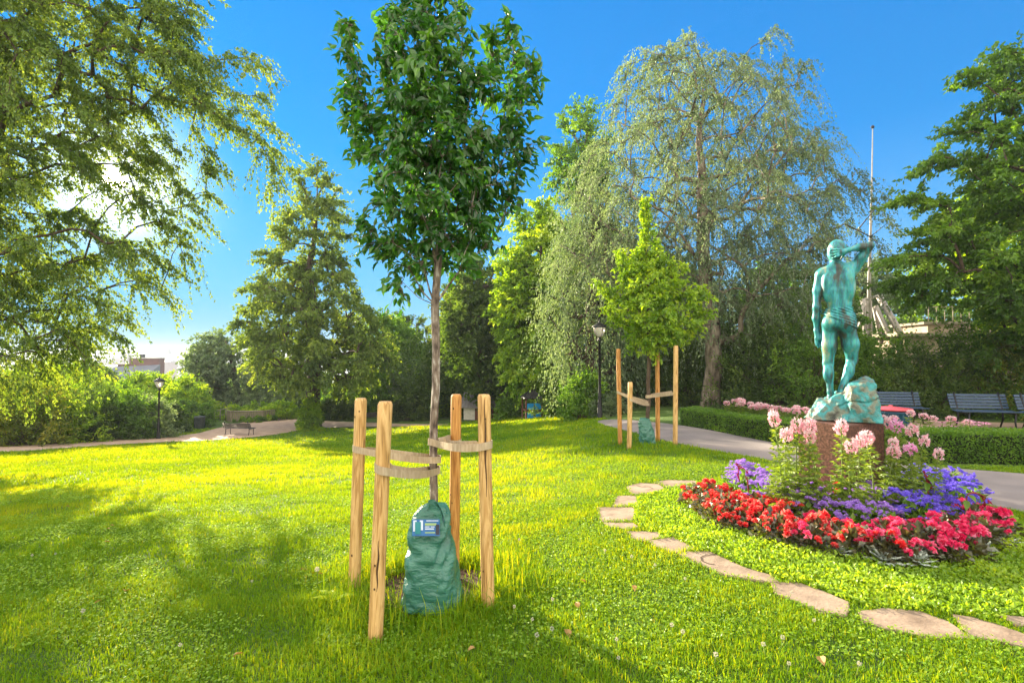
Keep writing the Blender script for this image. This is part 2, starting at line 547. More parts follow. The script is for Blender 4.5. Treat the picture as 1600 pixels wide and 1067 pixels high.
EXCL = [asph, plaza, bed, court] + flag_polys
def lawn_mask(x, y):
    ok = np.ones(x.shape, bool)
    for p in EXCL: ok &= ~in_poly(x, y, p)
    r = np.hypot(x - TREE.x, (y - TREE.y) / .95)
    ok &= (r > .46) | (np.random.default_rng(1).random(x.shape) < .05)
    # behind the right-hand path the hedges and shrub beds begin
    yy = np.interp(x, [3.0, 4.7, 5.5, 6.6, 12], [19, 14.2, 10.8, 8.2, 7.6])
    ok &= ~((x > 3.6) & (y > yy - .0))
    return ok

VV, FF, TT = [], [], []
nv = 0
rings = [(1.5, 2.5, 10000, .0042, .042, 2), (2.5, 4, 12000, .0048, .042, 2), (4, 6.5, 7000, .0065, .044, 2), (6.5, 10, 3000, .011, .05, 1),
         (10, 16, 1000, .020, .065, 1), (16, 26, 420, .036, .08, 1), (26, 36, 190, .055, .09, 1)]
for (d0, d1, dens, w, h, lv) in rings:
    X1 = 1.25 * d1 + .6
    n = int(dens * 2 * X1 * (d1 - d0))
    x = rng.uniform(-X1, X1, n); y = rng.uniform(d0, d1, n)
    k = (np.abs(x) < 1.25 * y + .6) & lawn_mask(x, y)
    x, y = x[k], y[k]
    n = len(x)
    patch = lattice(x, y, .35, 3); fine = lattice(x, y, .09, 5); big = lattice(x, y, 2.2, 9)
    r_t = np.hypot(x - TREE.x, y - TREE.y)
    near = np.exp(-((r_t - .55) / .32) ** 2)
    hh = h * (.5 + .9 * patch) * rng.uniform(.6, 1.4, n) * (1 + 1.6 * near * (rng.random(n) < .6))
    keep = rng.random(n) < (.55 + .45 * fine + near)
    x, y, hh, patch, big, n = x[keep], y[keep], hh[keep], patch[keep], big[keep], int(keep.sum())
    tint = np.clip(.08 + .34 * patch + .40 * big + rng.normal(0, .13, n) + (rng.random(n) < .04) * .5, 0, 1)
    V, F, T = blades(x, y, terrain(x, y) - .004, hh, w * rng.uniform(.7, 1.3, n), rng, tint, .8, lv)
    VV.append(V); FF.append(F + nv); TT.append(T); nv += len(V)
g = mesh_np('grass', np.concatenate(VV), np.concatenate(FF), m_grass, tint=np.concatenate(TT))
tag(g, 'lush mown grass blades covering the park lawn', 'grass', kind='stuff')

# ------------------------------------------------------------------ leaves
def rand_unit(rng, n):
    v = rng.normal(size=(n, 3))
    return v / np.linalg.norm(v, axis=1, keepdims=True)

def unit(v):
    return v / np.maximum(np.linalg.norm(v, axis=1, keepdims=True), 1e-9)

def leaf_quads(P, A, Nn, L, W, tint, fold=.25):
    A = unit(A); S = unit(np.cross(A, Nn)); Nn = np.cross(S, A)
    L = L[:, None]; W = W[:, None]
    V = np.stack([P, P + A * L * .45 + S * W * .5 + Nn * W * fold, P + A * L - Nn * L * .1, P + A * L * .45 - S * W * .5 + Nn * W * fold], 1).reshape(-1, 3)
    F = (np.arange(len(P))[:, None] * 4) + np.array([[0, 1, 2, 3]])
    return V, F, np.repeat(tint, 4)

def leaf_fine(P, A, Nn, L, W, tint, curl=.35):
    """A pointed, folded and curling leaf of eight faces."""
    A = unit(A); S = unit(np.cross(A, Nn)); Nn = np.cross(S, A)
    L = L[:, None]; W = W[:, None]
    rows = [(0, .0, 0), (.22, .36, .02), (.5, .5, -.04), (.78, .3, -.16), (1.0, .0, -.38)]
    out = []
    for t, w, c in rows:
        mid = P + A * L * t + Nn * L * c * curl * 2
        if w == 0:
            w = .015
        e = Nn * W * w * .55
        out += [mid - S * W * w + e, mid, mid + S * W * w + e]
    V = np.stack(out, 1).reshape(-1, 3)
    k = np.arange(len(P))[:, None] * 15
    F = []
    for r in range(4):
        for c in range(2):
            a = r * 3 + c
            F.append(k + np.array([[a, a + 1, a + 4, a + 3]]))
    F = np.stack(F, 1).reshape(-1, 4)
    return V, F, np.repeat(tint, 15)

def tubes_np(P0, P1, R0, R1, ns=5):
    """Many frustums at once."""
    D = unit(P1 - P0)
    ref = np.where(np.abs(D[:, 2:3]) < .9, np.array([[0, 0, 1.0]]), np.array([[1.0, 0, 0]]))
    A = unit(np.cross(D, ref)); B = np.cross(D, A)
    t = np.linspace(0, 2 * np.pi, ns + 1)[:-1]
    c, s_ = np.cos(t)[None, :, None], np.sin(t)[None, :, None]
    dirs = A[:, None, :] * c + B[:, None, :] * s_
    V = np.concatenate([P0[:, None, :] + dirs * R0[:, None, None], P1[:, None, :] + dirs * R1[:, None, None]], 1)
    n = len(P0)
    k = np.arange(n)[:, None] * (2 * ns)
    F = []
    for i in range(ns):
        j = (i + 1) % ns
        F.append(k + np.array([[i, j, ns + j, ns + i]]))
    F = np.stack(F, 1).reshape(-1, 4)
    return V.reshape(-1, 3), F

m_bark = M('bark_brown', [(.3, (.045, .03, .02)), (.7, (.14, .10, .07))], scale=6, detail=8, rough=.9, bump=.9, bscale=9, stretch=(2.5, 2.5, .5), dist=.06, coords='Generated' if False else 'Object')
m_bark_pale = M('bark_birch', [(.35, (.06, .045, .035)), (.5, (.20, .16, .12)), (.7, (.40, .34, .27))], scale=3.5, detail=9, rough=.85, bump=.8, bscale=8, stretch=(1.5, 1.5, .6), dist=.05)
KL = 2.1
m_bark_young = M('bark_flaky', [(.36, (.07, .05, .04)), (.46, (.17, .13, .10)), (.56, (.24, .19, .15)), (.64, (.42, .38, .33))], scale=22, detail=7, rough=.85, bump=.8, bscale=40, stretch=(1.6, 1.6, .5), dist=.012)
LM = {
 'fresh': leaf_mat('leaves_fresh', (.032, .060, .014), (.076, .125, .020), (.14, .185, .032), tcol=(1.62, 1.38, .47)),
 'olive': leaf_mat('leaves_olive', (.03, .055, .008), (.075, .11, .014), (.15, .16, .02), tcol=(1.7, 1.35, .4)),
 'green': leaf_mat('leaves_green', (.025, .06, .008), (.06, .125, .012), (.12, .19, .02), tcol=(1.5, 1.4, .4)),
 'bright': leaf_mat('leaves_bright', (.05, .11, .008), (.12, .20, .012), (.22, .28, .02), tcol=(1.6, 1.4, .35)),
 'dark': leaf_mat('leaves_dark', (.016, .035, .008), (.042, .075, .012), (.09, .13, .02), tcol=(1.4, 1.4, .5)),
 'birch': leaf_mat('leaves_birch', (.04, .07, .035), (.085, .125, .062), (.15, .19, .10), tcol=(1.3, 1.25, .6), gloss=.05),
 'young': leaf_mat('leaves_young', (.010, .042, .008), (.024, .085, .012), (.065, .14, .018), tcol=(1.6, 1.5, .35), gloss=.06, rough=.35),
}
KL = 1.3

def grow(label, cat, px_base, Y, rows, mats, name='tree', nclump=220, tw=9, lv=14, leaf=.14, twig=.9, trunk_r=.25, depth=.85,
         droop=.3, extra=(), seed=1, group=None, fine=False, upbias=.3, top=.86, zbase=None, shell=.45, lw=.62, up=0.0, stems=None, twigs_geo=False, lowcost=.9, flat=.65, bend=.12, wob=.005, k_lv=1.0, k_leaf=1.0, gap=None):
    lv = int(lv * k_lv); leaf *= k_leaf
    """One tree: trunk and limbs grown towards leaf clumps that fill the crown's outline."""
    rg = np.random.default_rng(seed)
    u, _ = ray(px_base[0], px_base[1])
    bx, by = u * Y, Y
    bz = tz(bx, by) if zbase is None else zbase
    zs = np.array([at(800, r[0], Y).z for r in rows]); xl = np.array([at(r[1], r[0], Y).x for r in rows]); xr = np.array([at(r[2], r[0], Y).x for r in rows])
    o_ = np.argsort(zs); zs, xl, xr = zs[o_], xl[o_], xr[o_]
    zz = np.linspace(zs[0], zs[-1], 80)
    wl, wr = np.interp(zz, zs, xl), np.interp(zz, zs, xr)
    hw = (wr - wl) / 2
    pr = hw ** 1.6 + 1e-6; pr /= pr.sum()
    k = rg.choice(80, nclump, p=pr)
    z = zz[k] + rg.uniform(-.5, .5, nclump) * (zz[1] - zz[0])
    rad = rg.random(nclump) ** shell
    th = rg.random(nclump) * 2 * np.pi
    mrg = .94
    cx = (wl[k] + wr[k]) / 2 + np.cos(th) * rad * hw[k] * mrg
    cyy = by + np.sin(th) * rad * hw[k] * depth * mrg
    C = np.stack([cx, cyy, z], 1)
    ex = []
    for line in extra:
        off = line[0]
        pts = [at(a, b, Y + off) for a, b in line[1:]]
        for a, b in zip(pts[:-1], pts[1:]):
            m = max(1, int((b - a).length / (twig * .45)))
            for i in range(m): ex.append(a.lerp(b, i / m))
        ex.append(pts[-1])
    nex = len(ex)
    if nex: C = np.concatenate([C, np.array([tuple(p) for p in ex])])
    # trunk nodes
    ztop = bz + (zs[-1] - bz) * top
    T = []
    kk = 14
    for i in range(kk + 1):
        t = i / kk
        zt = bz + (ztop - bz) * t
        cxx = (np.interp(zt, zs, xl) + np.interp(zt, zs, xr)) / 2
        f = t ** 1.5 * .75
        T.append((bx * (1 - f) + cxx * f + rg.normal() * wob * (ztop - bz) * (t > .1), by + rg.normal() * wob * (ztop - bz) * (t > .1), zt))
    nodes = np.array(T)
    par = list(range(-1, kk))
    plen = [nodes[i][2] - bz for i in range(kk + 1)]
    # first branching height
    zmin = zs[0]
    ok_tr = np.array([(nodes[i][2] > min(zmin, bz + .30 * (ztop - bz)) + .0) or i == kk for i in range(kk + 1)])
    axis_d = np.hypot(C[:, 0] - np.interp(C[:, 2], nodes[:, 2], nodes[:, 0]), C[:, 1] - by) + .15 * (C[:, 2] - bz)
    if nex: axis_d[-nex:] += 1000 + np.arange(nex) * .001
    order = np.argsort(axis_d)
    N_ = np.zeros((kk + 1 + len(C), 3)); N_[:kk + 1] = nodes
    PL = np.zeros(kk + 1 + len(C)); PL[:kk + 1] = np.array(plen) * .35
    valid = np.zeros(kk + 1 + len(C), bool); valid[:kk + 1] = ok_tr
    cnt = kk + 1
    for idx in order:
        p = C[idx]
        q = N_[:cnt]
        dd = np.linalg.norm(q - p, axis=1)
        cost = dd + lowcost * np.maximum(0, q[:, 2] - p[2] + .35 * np.hypot(q[:, 0] - p[0], q[:, 1] - p[1]) * up) + .12 * PL[:cnt]
        cost[~valid[:cnt]] = 1e9
        j = int(np.argmin(cost))
        N_[cnt] = p; par.append(j); PL[cnt] = PL[j] + dd[j]; valid[cnt] = True
        cnt += 1
    desc = np.ones(cnt)
    desc[:kk + 1] = .2
    for i in range(cnt - 1, 0, -1):
        if par[i] >= 0: desc[par[i]] += desc[i]
    tot = desc[0]
    rr = trunk_r * (desc / tot) ** .52
    rr[1:kk + 1] = np.maximum(rr[1:kk + 1], trunk_r * (1 - np.arange(1, kk + 1) / (kk + 2)) ** 1.2 * .55)
    rr[0] = trunk_r * 1.25
    P0, P1, R0, R1 = [], [], [], []
    scale = zs[-1] - bz
    for i in range(1, cnt):
        j = par[i]
        a, b = N_[j], N_[i]
        ra = min(rr[j], rr[i] * 1.6) if i > kk else rr[j]
        rb = rr[i] if i <= kk else rr[i] * .85
        L_ = np.linalg.norm(b - a)
        m = 1 if i <= kk else max(1, min(6, int(L_ / (scale * .025))))
        sag = np.array([0, 0, 1.0]) * L_ * bend * (1 if i > kk else 0) + rg.normal(size=3) * L_ * .05 * (i > kk)
        pp = [a + (b - a) * t + sag * math.sin(math.pi * t) for t in np.linspace(0, 1, m + 1)]
        for s_ in range(m):
            P0.append(pp[s_]); P1.append(pp[s_ + 1])
            R0.append(ra + (rb - ra) * s_ / m); R1.append(ra + (rb - ra) * (s_ + 1) / m)
    # root flare
    P0.append(nodes[0] - np.array([0, 0, .15])); P1.append(nodes[0] + np.array([0, 0, .02])); R0.append(trunk_r * 1.6); R1.append(trunk_r * 1.26)
    Vt, Ft = tubes_np(np.array(P0), np.array(P1), np.array(R0), np.array(R1), 7 if fine or trunk_r > .3 else 6)
    # twigs
    nc = len(C)
    CC = N_[kk + 1:cnt]
    PP = N_[np.array(par[kk + 1:cnt])]
    ctr = np.array([(xl.mean() + xr.mean()) / 2, by, (zs[0] + zs[-1]) / 2])
    rep = np.repeat(np.arange(nc), tw)
    outw = unit(CC - PP)[rep] * .7 + unit(CC - ctr)[rep] * .35
    td = rand_unit(rg, len(rep)) * np.array([1, 1, flat]) + outw + np.array([0, 0, upbias])
    td = unit(td)
    tl = twig * rg.uniform(.45, 1.25, len(rep))
    tp = CC[rep] + rand_unit(rg, len(rep)) * twig * .12
    ctint = rg.normal(0, .16, nc)[rep]
    if gap is not None:                      # an opening in the canopy
        sv = np.array(tuple(SUN_DIR)); rel = tp - np.array([0, 0, EYE]); al = rel @ sv
        keep_t = np.linalg.norm(rel - al[:, None] * sv, axis=1) > gap
        rep, td, tl, tp, ctint = rep[keep_t], td[keep_t], tl[keep_t], tp[keep_t], ctint[keep_t]
    r2 = np.repeat(np.arange(len(rep)), lv)
    t = rg.random(len(r2)) ** .8
    P = tp[r2] + td[r2] * (tl[r2] * t)[:, None] + np.array([0, 0, -1.0]) * (droop * tl[r2] * t ** 2)[:, None] + rand_unit(rg, len(r2)) * (leaf * .45)
    A = td[r2] * .6 + rand_unit(rg, len(r2)) * .8 + np.array([0, 0, -.35 - droop * .8])
    Nn = rand_unit(rg, len(r2)) + np.array([0, 0, .8])
    Lf = leaf * rg.uniform(.7, 1.35, len(r2))
    tint = np.clip(.45 + ctint[r2] + rg.normal(0, .17, len(r2)), 0, 1)
    V, F, Tn = (leaf_fine if fine else leaf_quads)(P, A, Nn, Lf, Lf * lw, tint)
    if twigs_geo:
        e1 = tp + td * (tl * .5)[:, None] + np.array([0, 0, -1.0]) * (droop * tl * .25)[:, None]
        e2 = tp + td * tl[:, None] + np.array([0, 0, -1.0]) * (droop * tl)[:, None]
        rt = np.full(len(tp), max(.0025, leaf * .045))
        v2, f2 = tubes_np(np.concatenate([tp, e1]), np.concatenate([e1, e2]), np.concatenate([rt, rt * .7]), np.concatenate([rt * .7, rt * .3]), 3)
        v3, f3 = tubes_np(CC[rep], tp, rt, rt, 3)
        Ft = np.concatenate([Ft, f2 + len(Vt), f3 + len(Vt) + len(v2)]); Vt = np.concatenate([Vt, v2, v3])
    base = (bx, by, bz)
    root = empty(name, base)
    tag(root, label, cat, group)
    lm, bm_ = mats
    off = np.array(base)
    mesh_np('trunk', Vt - off, Ft, bm_, root, smooth=True)
    mesh_np('crown', V - off, F, lm, root, tint=Tn)
    return root
# small round clover leaves mixed into the near lawn
n = 190000
y = 1.6 + 7.5 * rng.random(n) ** .8; x = rng.uniform(-1, 1, n) * (1.25 * y + .6)
k = lawn_mask(x, y) & (lattice(x, y, .45, 17) + .3 * lattice(x, y, .1, 18) > .62)
x, y = x[k], y[k]; n = len(x)
z = terrain(x, y) + rng.uniform(.012, .042, n)
A = rand_unit(rng, n) * np.array([1, 1, .3]); Lf = rng.uniform(.010, .019, n) * (1 + .07 * y)
V, F, T = leaf_quads(np.stack([x, y, z], 1), A, rand_unit(rng, n) * .5 + np.array([0, 0, 1.0]), Lf, Lf * .9, np.clip(rng.normal(.4, .18, n), 0, 1), .1)
tag(mesh_np('clover_leaves', V, F, LM['bright'], tint=T), 'patches of small clover leaves in the near lawn', 'clover', kind='stuff')
# ------------------------------------------------------------------ trees
B, BP = m_bark, m_bark_pale
_grow = grow
def grow(*a, **k):
    if not k.get('fine') and 'k_lv' not in k:
        k['k_lv'] = 1.7; k['k_leaf'] = 1.2
        if 'lv' not in k: k['lv'] = 14
    return _grow(*a, **k)
# the large tree that reaches in from the left
grow('huge old tree with drooping sprays reaching in from the left edge', 'tree', (-330, 700), 14.0,
     [(-160, -260, 120), (-100, -360, 240), (-40, -400, 320), (60, -420, 370), (140, -420, 330), (240, -420, 260), (330, -420, 262), (420, -400, 240), (500, -360, 190), (560, -320, 125), (600, -260, 60)],
     (LM['fresh'], B), name='overhanging_tree', nclump=1050, tw=10, lv=20, leaf=.085, twig=.8, trunk_r=.30, depth=.5, droop=.75, seed=3, shell=.6, twigs_geo=True, flat=.5, upbias=.05, lw=.55, gap=.20, k_lv=1.35, k_leaf=1.02,
     extra=[(-1, (150, 60), (260, 80), (330, 95), (385, 90), (400, 100)), (0, (240, 150), (330, 170), (390, 175), (420, 200), (426, 235)),
            (-.5, (300, 150), (350, 190), (400, 215), (425, 255), (428, 285)), (0, (300, 200), (318, 230), (325, 270), (320, 300)), (.5, (200, 240), (260, 260), (282, 300), (300, 345)),
            (0, (200, 300), (255, 330), (280, 380), (285, 395)), (.4, (180, 380), (240, 400), (262, 425), (250, 455)), (0, (100, 460), (170, 470), (192, 500), (180, 520)), (-.5, (60, 500), (110, 530), (135, 560)),
            (1, (250, 120), (330, 130), (360, 150), (395, 150))])
# the young street tree with large leaves
grow('young staked tree with dark glossy leaves nearest to the camera', 'tree', (678, 921), TREE.y,
     [(-90, 664, 700), (-30, 650, 708), (10, 625, 716), (60, 606, 742), (110, 586, 770), (170, 576, 790), (250, 576, 804), (310, 584, 798), (360, 594, 788), (400, 615, 765), (425, 640, 735), (440, 655, 712)],
     (LM['young'], m_bark_young), name='young_tree', nclump=250, tw=5, lv=6, leaf=.069, wob=.0018, twig=.17, trunk_r=.031, depth=.85, droop=.6, seed=8, shell=.6, fine=True, twigs_geo=True, upbias=.7, up=2.0, lowcost=1.6, lw=.46, flat=.8, bend=-.06, group='young staked trees',
     extra=[(0, (590, 230), (568, 150), (552, 90), (545, 38)), (.1, (575, 250), (555, 190), (545, 140)), (.1, (780, 220), (796, 140), (803, 80), (790, 40)), (-.1, (790, 240), (812, 165), (826, 100)),
            (0, (610, 400), (585, 380), (572, 350)), (0, (790, 330), (810, 260), (822, 235)), (0, (640, 420), (628, 440), (625, 452)), (0, (610, 120), (605, 60), (618, 15)), (.1, (760, 120), (775, 70), (770, 60))])
# the second young tree
T2 = G(1012, 692)
grow('young staked tree with bright yellow-green pointed crown by the path', 'tree', (1012, 692), T2.y,
     [(322, 1004, 1014), (360, 1000, 1022), (400, 992, 1034), (430, 965, 1060), (455, 950, 1085), (490, 945, 1095), (520, 965, 1085), (545, 990, 1050)],
     (LM['bright'], B), name='young_tree', nclump=190, tw=6, lv=9, leaf=.085, twig=.24, trunk_r=.045, depth=.9, droop=.25, seed=12, shell=.62, upbias=.35, up=1.4, twigs_geo=True, k_lv=1.1, k_leaf=1.05, wob=.003, group='young staked trees',
     extra=[(0, (1008, 430), (1009, 370), (1008, 322)), (0, (980, 450), (975, 425), (972, 400)), (0, (1045, 450), (1050, 425), (1062, 420)), (0, (960, 470), (945, 455), (940, 445)), (0, (1080, 470), (1092, 455), (1098, 462)), (.1, (1020, 420), (1024, 385)), (0, (1085, 500), (1100, 490))])
# lime tree in the middle distance
grow('tall lime tree with broad dense lower crown and ivy at its foot', 'tree', (490, 669), 36,
     [(256, 486, 510), (275, 462, 525), (310, 450, 540), (350, 440, 546), (390, 420, 545), (430, 402, 548), (465, 385, 572), (500, 374, 595), (540, 380, 612), (575, 400, 612), (592, 430, 590)],
     (LM['fresh'], B), name='lime_tree', nclump=370, tw=9, lv=16, leaf=.17, twig=1.15, trunk_r=.48, seed=21, shell=.55, k_lv=1.2, k_leaf=1.15, droop=.35, flat=.45, upbias=.0, twigs_geo=True, lowcost=.5)
# weeping birch behind the statue
grow('great weeping birch with fine grey-green hanging twigs', 'tree', (1110, 636), 21.6,
     [(82, 1010, 1200), (110, 960, 1240), (150, 925, 1262), (200, 905, 1270), (260, 885, 1290), (320, 870, 1300), (380, 860, 1300), (440, 870, 1290), (480, 950, 1280), (530, 1130, 1270), (560, 1160, 1240)],
     (LM['birch'], BP), name='weeping_birch', nclump=620, tw=8, lv=17, leaf=.085, twig=1.15, trunk_r=.36, seed=31, shell=.5, k_lv=1.8, k_leaf=1.02, droop=1.3, upbias=.1, twigs_geo=True, up=.8, depth=.8, lw=.5, top=.8,
     extra=[(0, (1250, 330), (1310, 280), (1345, 300), (1365, 330), (1385, 350)), (0, (1290, 300), (1335, 270), (1355, 285), (1375, 310)), (.5, (1250, 380), (1320, 350), (1360, 370), (1375, 385)),
            (0, (1230, 240), (1270, 220), (1290, 225)), (0, (1040, 110), (1035, 90), (1045, 75)), (0, (1090, 110), (1100, 92)), (0, (1150, 110), (1165, 95), (1180, 100)), (0, (1270, 480), (1330, 440), (1385, 445), (1400, 470))])
grow('weeping tree with hanging yellow-green curtains behind the lamp post', 'tree', (925, 650), 24,
     [(300, 900, 960), (340, 870, 985), (400, 850, 1005), (460, 845, 1015), (520, 850, 1010), (570, 870, 1000), (600, 890, 980)],
     (LM['birch'], B), name='weeping_birch', nclump=260, tw=8, lv=16, leaf=.10, twig=1.2, trunk_r=.42, seed=35, droop=1.6, k_lv=.95, k_leaf=1.15, upbias=0, depth=.9, lw=.5)
# right-hand maple
grow('large maple leaning in from the right edge above the benches', 'tree', (1720, 690), 15.5,
     [(40, 1640, 1900), (90, 1575, 2000), (140, 1535, 2050), (200, 1500, 2100), (260, 1480, 2100), (320, 1445, 2100), (380, 1425, 2100), (440, 1425, 2050), (490, 1520, 2000), (530, 1570, 1950), (570, 1560, 1900)],
     (LM['green'], B), name='maple_tree', nclump=620, tw=9, lv=17, leaf=.11, twig=.8, trunk_r=.40, seed=41, shell=.45, droop=.25, flat=.35, upbias=.0, twigs_geo=True, depth=.7,
     extra=[(0, (1500, 250), (1470, 245), (1452, 262)), (0, (1480, 330), (1440, 310), (1425, 312)), (0, (1470, 400), (1430, 400), (1406, 402)), (0, (1590, 120), (1578, 95), (1585, 82)), (0, (1560, 150), (1530, 130), (1520, 125))])
grow('bright yellow-green tree filling in behind the right-edge maple', 'tree', (1640, 640), 24,
     [(230, 1600, 1680), (280, 1540, 1720), (340, 1500, 1740), (400, 1470, 1740), (460, 1540, 1740), (520, 1560, 1720), (560, 1570, 1700)], (LM['bright'], B), nclump=330, leaf=.14, twig=1.0, seed=43, flat=.4, upbias=0)
GB = 'trees closing the far side of the lawn'
grow('tall dark-crowned tree rising behind the left shoulder of the birch', 'tree', (905, 648), 34,
     [(180, 885, 920), (210, 868, 940), (260, 860, 950), (320, 840, 950), (380, 825, 950), (440, 820, 950), (520, 830, 950)], (LM['green'], B), nclump=220, leaf=.17, twig=1.3, seed=51, group=GB, depth=.9)
grow('bright yellow-green maple beside the blue play tower', 'maple', (850, 648), 31,
     [(330, 820, 860), (370, 800, 885), (420, 785, 895), (480, 780, 905), (540, 785, 900), (590, 800, 890), (615, 820, 880)], (LM['bright'], B), name='maple_tree', nclump=240, leaf=.17, twig=1.1, seed=52, group=GB, flat=.4, upbias=0)
grow('dark several-stemmed maple standing over the little shed', 'maple', (789, 655), 36,
     [(415, 735, 770), (440, 705, 800), (480, 690, 825), (530, 688, 835), (570, 700, 830), (600, 730, 815)], (LM['dark'], B), name='maple_tree', nclump=240, leaf=.17, twig=1.2, seed=53, group=GB, trunk_r=.5, lowcost=.3)
grow('olive tree crown filling the gap behind the young tree stem', 'tree', (705, 655), 46,
     [(440, 720, 760), (470, 690, 790), (520, 680, 800), (580, 680, 800), (630, 690, 790)], (LM['olive'], B), nclump=180, leaf=.2, twig=1.6, seed=54, group=GB)
grow('slim sparse pine left of the young tree stem', 'pine', (628, 640), 60,
     [(490, 624, 632), (510, 610, 645), (540, 605, 650), (580, 600, 655), (620, 610, 650)], (LM['dark'], B), name='pine_tree', nclump=70, leaf=.2, twig=1.2, seed=55, trunk_r=.22, top=.95, group=GB)
grow('slim sparse pine directly behind the young tree stem', 'pine', (650, 640), 62,
     [(492, 648, 654), (515, 635, 668), (550, 632, 672), (590, 630, 675), (620, 640, 670)], (LM['dark'], B), name='pine_tree', nclump=60, leaf=.2, twig=1.2, seed=56, trunk_r=.2, top=.95, group=GB)
grow('round yellow-green tree between lime tree and young tree', 'tree', (596, 655), 48,
     [(488, 590, 610), (510, 570, 635), (550, 560, 655), (600, 560, 660), (635, 575, 650)], (LM['green'], B), nclump=150, leaf=.2, twig=1.5, seed=57, group=GB)
grow('grey-green spreading tree with bare pale limbs left of the lime tree', 'tree', (372, 655), 50,
     [(525, 330, 375), (540, 300, 400), (570, 288, 412), (600, 285, 415), (635, 290, 412), (650, 300, 400)], (LM['birch'], B), nclump=190, leaf=.19, twig=1.5, seed=58, group=GB, trunk_r=.45, lowcost=.4)
grow('small grey leafy tree seen under the lime crown', 'tree', (430, 655), 47,
     [(560, 400, 440), (590, 390, 470), (620, 390, 480), (650, 395, 475)], (LM['birch'], B), nclump=90, leaf=.19, twig=1.3, seed=59, group=GB)
grow('bright leafy tree standing behind the left lamp', 'tree', (225, 672), 42,
     [(594, 215, 250), (604, 190, 280), (620, 175, 315), (640, 170, 330), (665, 180, 325)], (LM['bright'], B), nclump=170, leaf=.17, twig=1.3, seed=60, group=GB)
grow('golden tree at the far left below the overhanging sprays', 'tree', (60, 680), 36,
     [(578, 20, 110), (590, -40, 150), (612, -80, 180), (650, -80, 195), (680, -60, 190)], (LM['bright'], B), nclump=230, leaf=.16, twig=1.2, seed=61, group=GB)
grow('small round-headed tree in front of the brick building', 'tree', (152, 640), 70,
     [(570, 148, 156), (578, 138, 166), (595, 130, 174), (620, 128, 178)], (LM['dark'], B), nclump=60, leaf=.25, twig=1.4, seed=62, group=GB)
grow('dark tree behind the right side of the birch', 'tree', (1210, 628), 30,
     [(430, 1180, 1260), (470, 1130, 1320), (530, 1110, 1340), (580, 1110, 1340), (620, 1120, 1330)], (LM['green'], B), nclump=260, leaf=.16, twig=1.2, seed=63, group=GB)
grow('shadowed tree closing the view between lamp post and birch trunk', 'tree', (1010, 640), 33,
     [(400, 950, 1060), (450, 920, 1110), (520, 910, 1120), (580, 915, 1110), (620, 930, 1100)], (LM['dark'], B), nclump=230, leaf=.17, twig=1.3, seed=64, group=GB)
grow('tree behind the stone terrace at the right', 'tree', (1500, 620), 44,
     [(430, 1400, 1480), (455, 1370, 1540), (500, 1350, 1600), (560, 1350, 1640)], (LM['green'], B), nclump=180, leaf=.19, twig=1.4, seed=65, group=GB)
grow('tree standing behind the statue shoulder', 'tree', (1325, 625), 40,
     [(410, 1330, 1370), (430, 1300, 1400), (480, 1280, 1410), (540, 1280, 1400), (590, 1290, 1400)], (LM['birch'], B), nclump=130, leaf=.17, twig=1.3, seed=66, group=GB)

# ------------------------------------------------------------------ shrubs
def shrub(label, px, py, Y, w, h, mat, seed, n=90, leaf=.10, depth=.7, name='shrub', group='shrubs round the lawn', cat='shrub', tw=8, lv=12, zb=None):
    rg = np.random.default_rng(seed)
    u, _ = ray(px, py)
    bx, by = u * Y, Y
    bz = tz(bx, by) if zb is None else zb
    C = rand_unit(rg, n) * (rg.random(n) ** .35)[:, None]
    C[:, 2] = np.abs(C[:, 2])
    lump = 1 + .22 * np.sin(C[:, 0] * 5 + seed) * np.cos(C[:, 1] * 4 + seed * 2)
    C = C * np.array([w / 2, w / 2 * depth, h]) * lump[:, None]
    s = min(w, h)
    stems0 = np.zeros((n, 3)) + rg.normal(0, .08 * w, (n, 3)) * np.array([1, .7, 0])
    k = rg.random(n) < .5
    Vt, Ft = tubes_np(stems0[k] - np.array([0, 0, .05]), C[k], np.full(k.sum(), .018), np.full(k.sum(), .006), 4)
    rep = np.repeat(np.arange(n), tw)
    td = unit(rand_unit(rg, len(rep)) + unit(C + 1e-6)[rep] * .8)
    tl = s * .24 * rg.uniform(.5, 1.2, len(rep))
    ct = rg.normal(0, .17, n)[rep]
    r2 = np.repeat(np.arange(len(rep)), lv)
    t = rg.random(len(r2))
    P = C[rep][r2] + td[r2] * (tl[r2] * t)[:, None] + rand_unit(rg, len(r2)) * leaf * .5
    P[:, 2] = np.maximum(P[:, 2], rg.uniform(.01, .12, len(P)))
    A = td[r2] * .7 + rand_unit(rg, len(r2)) * .8 + np.array([0, 0, -.2])
    Nn = rand_unit(rg, len(r2)) + np.array([0, 0, .9])
    Lf = leaf * rg.uniform(.7, 1.3, len(r2))
    V, F, T = leaf_quads(P, A, Nn, Lf, Lf * .6, np.clip(.45 + ct[r2] + rg.normal(0, .16, len(r2)), 0, 1))
    root = empty(name, (bx, by, bz)); tag(root, label, cat, group)
    mesh_np('stems', Vt, Ft, m_bark, root, smooth=True)
    mesh_np('foliage', V, F, mat, root, tint=T)
    return root

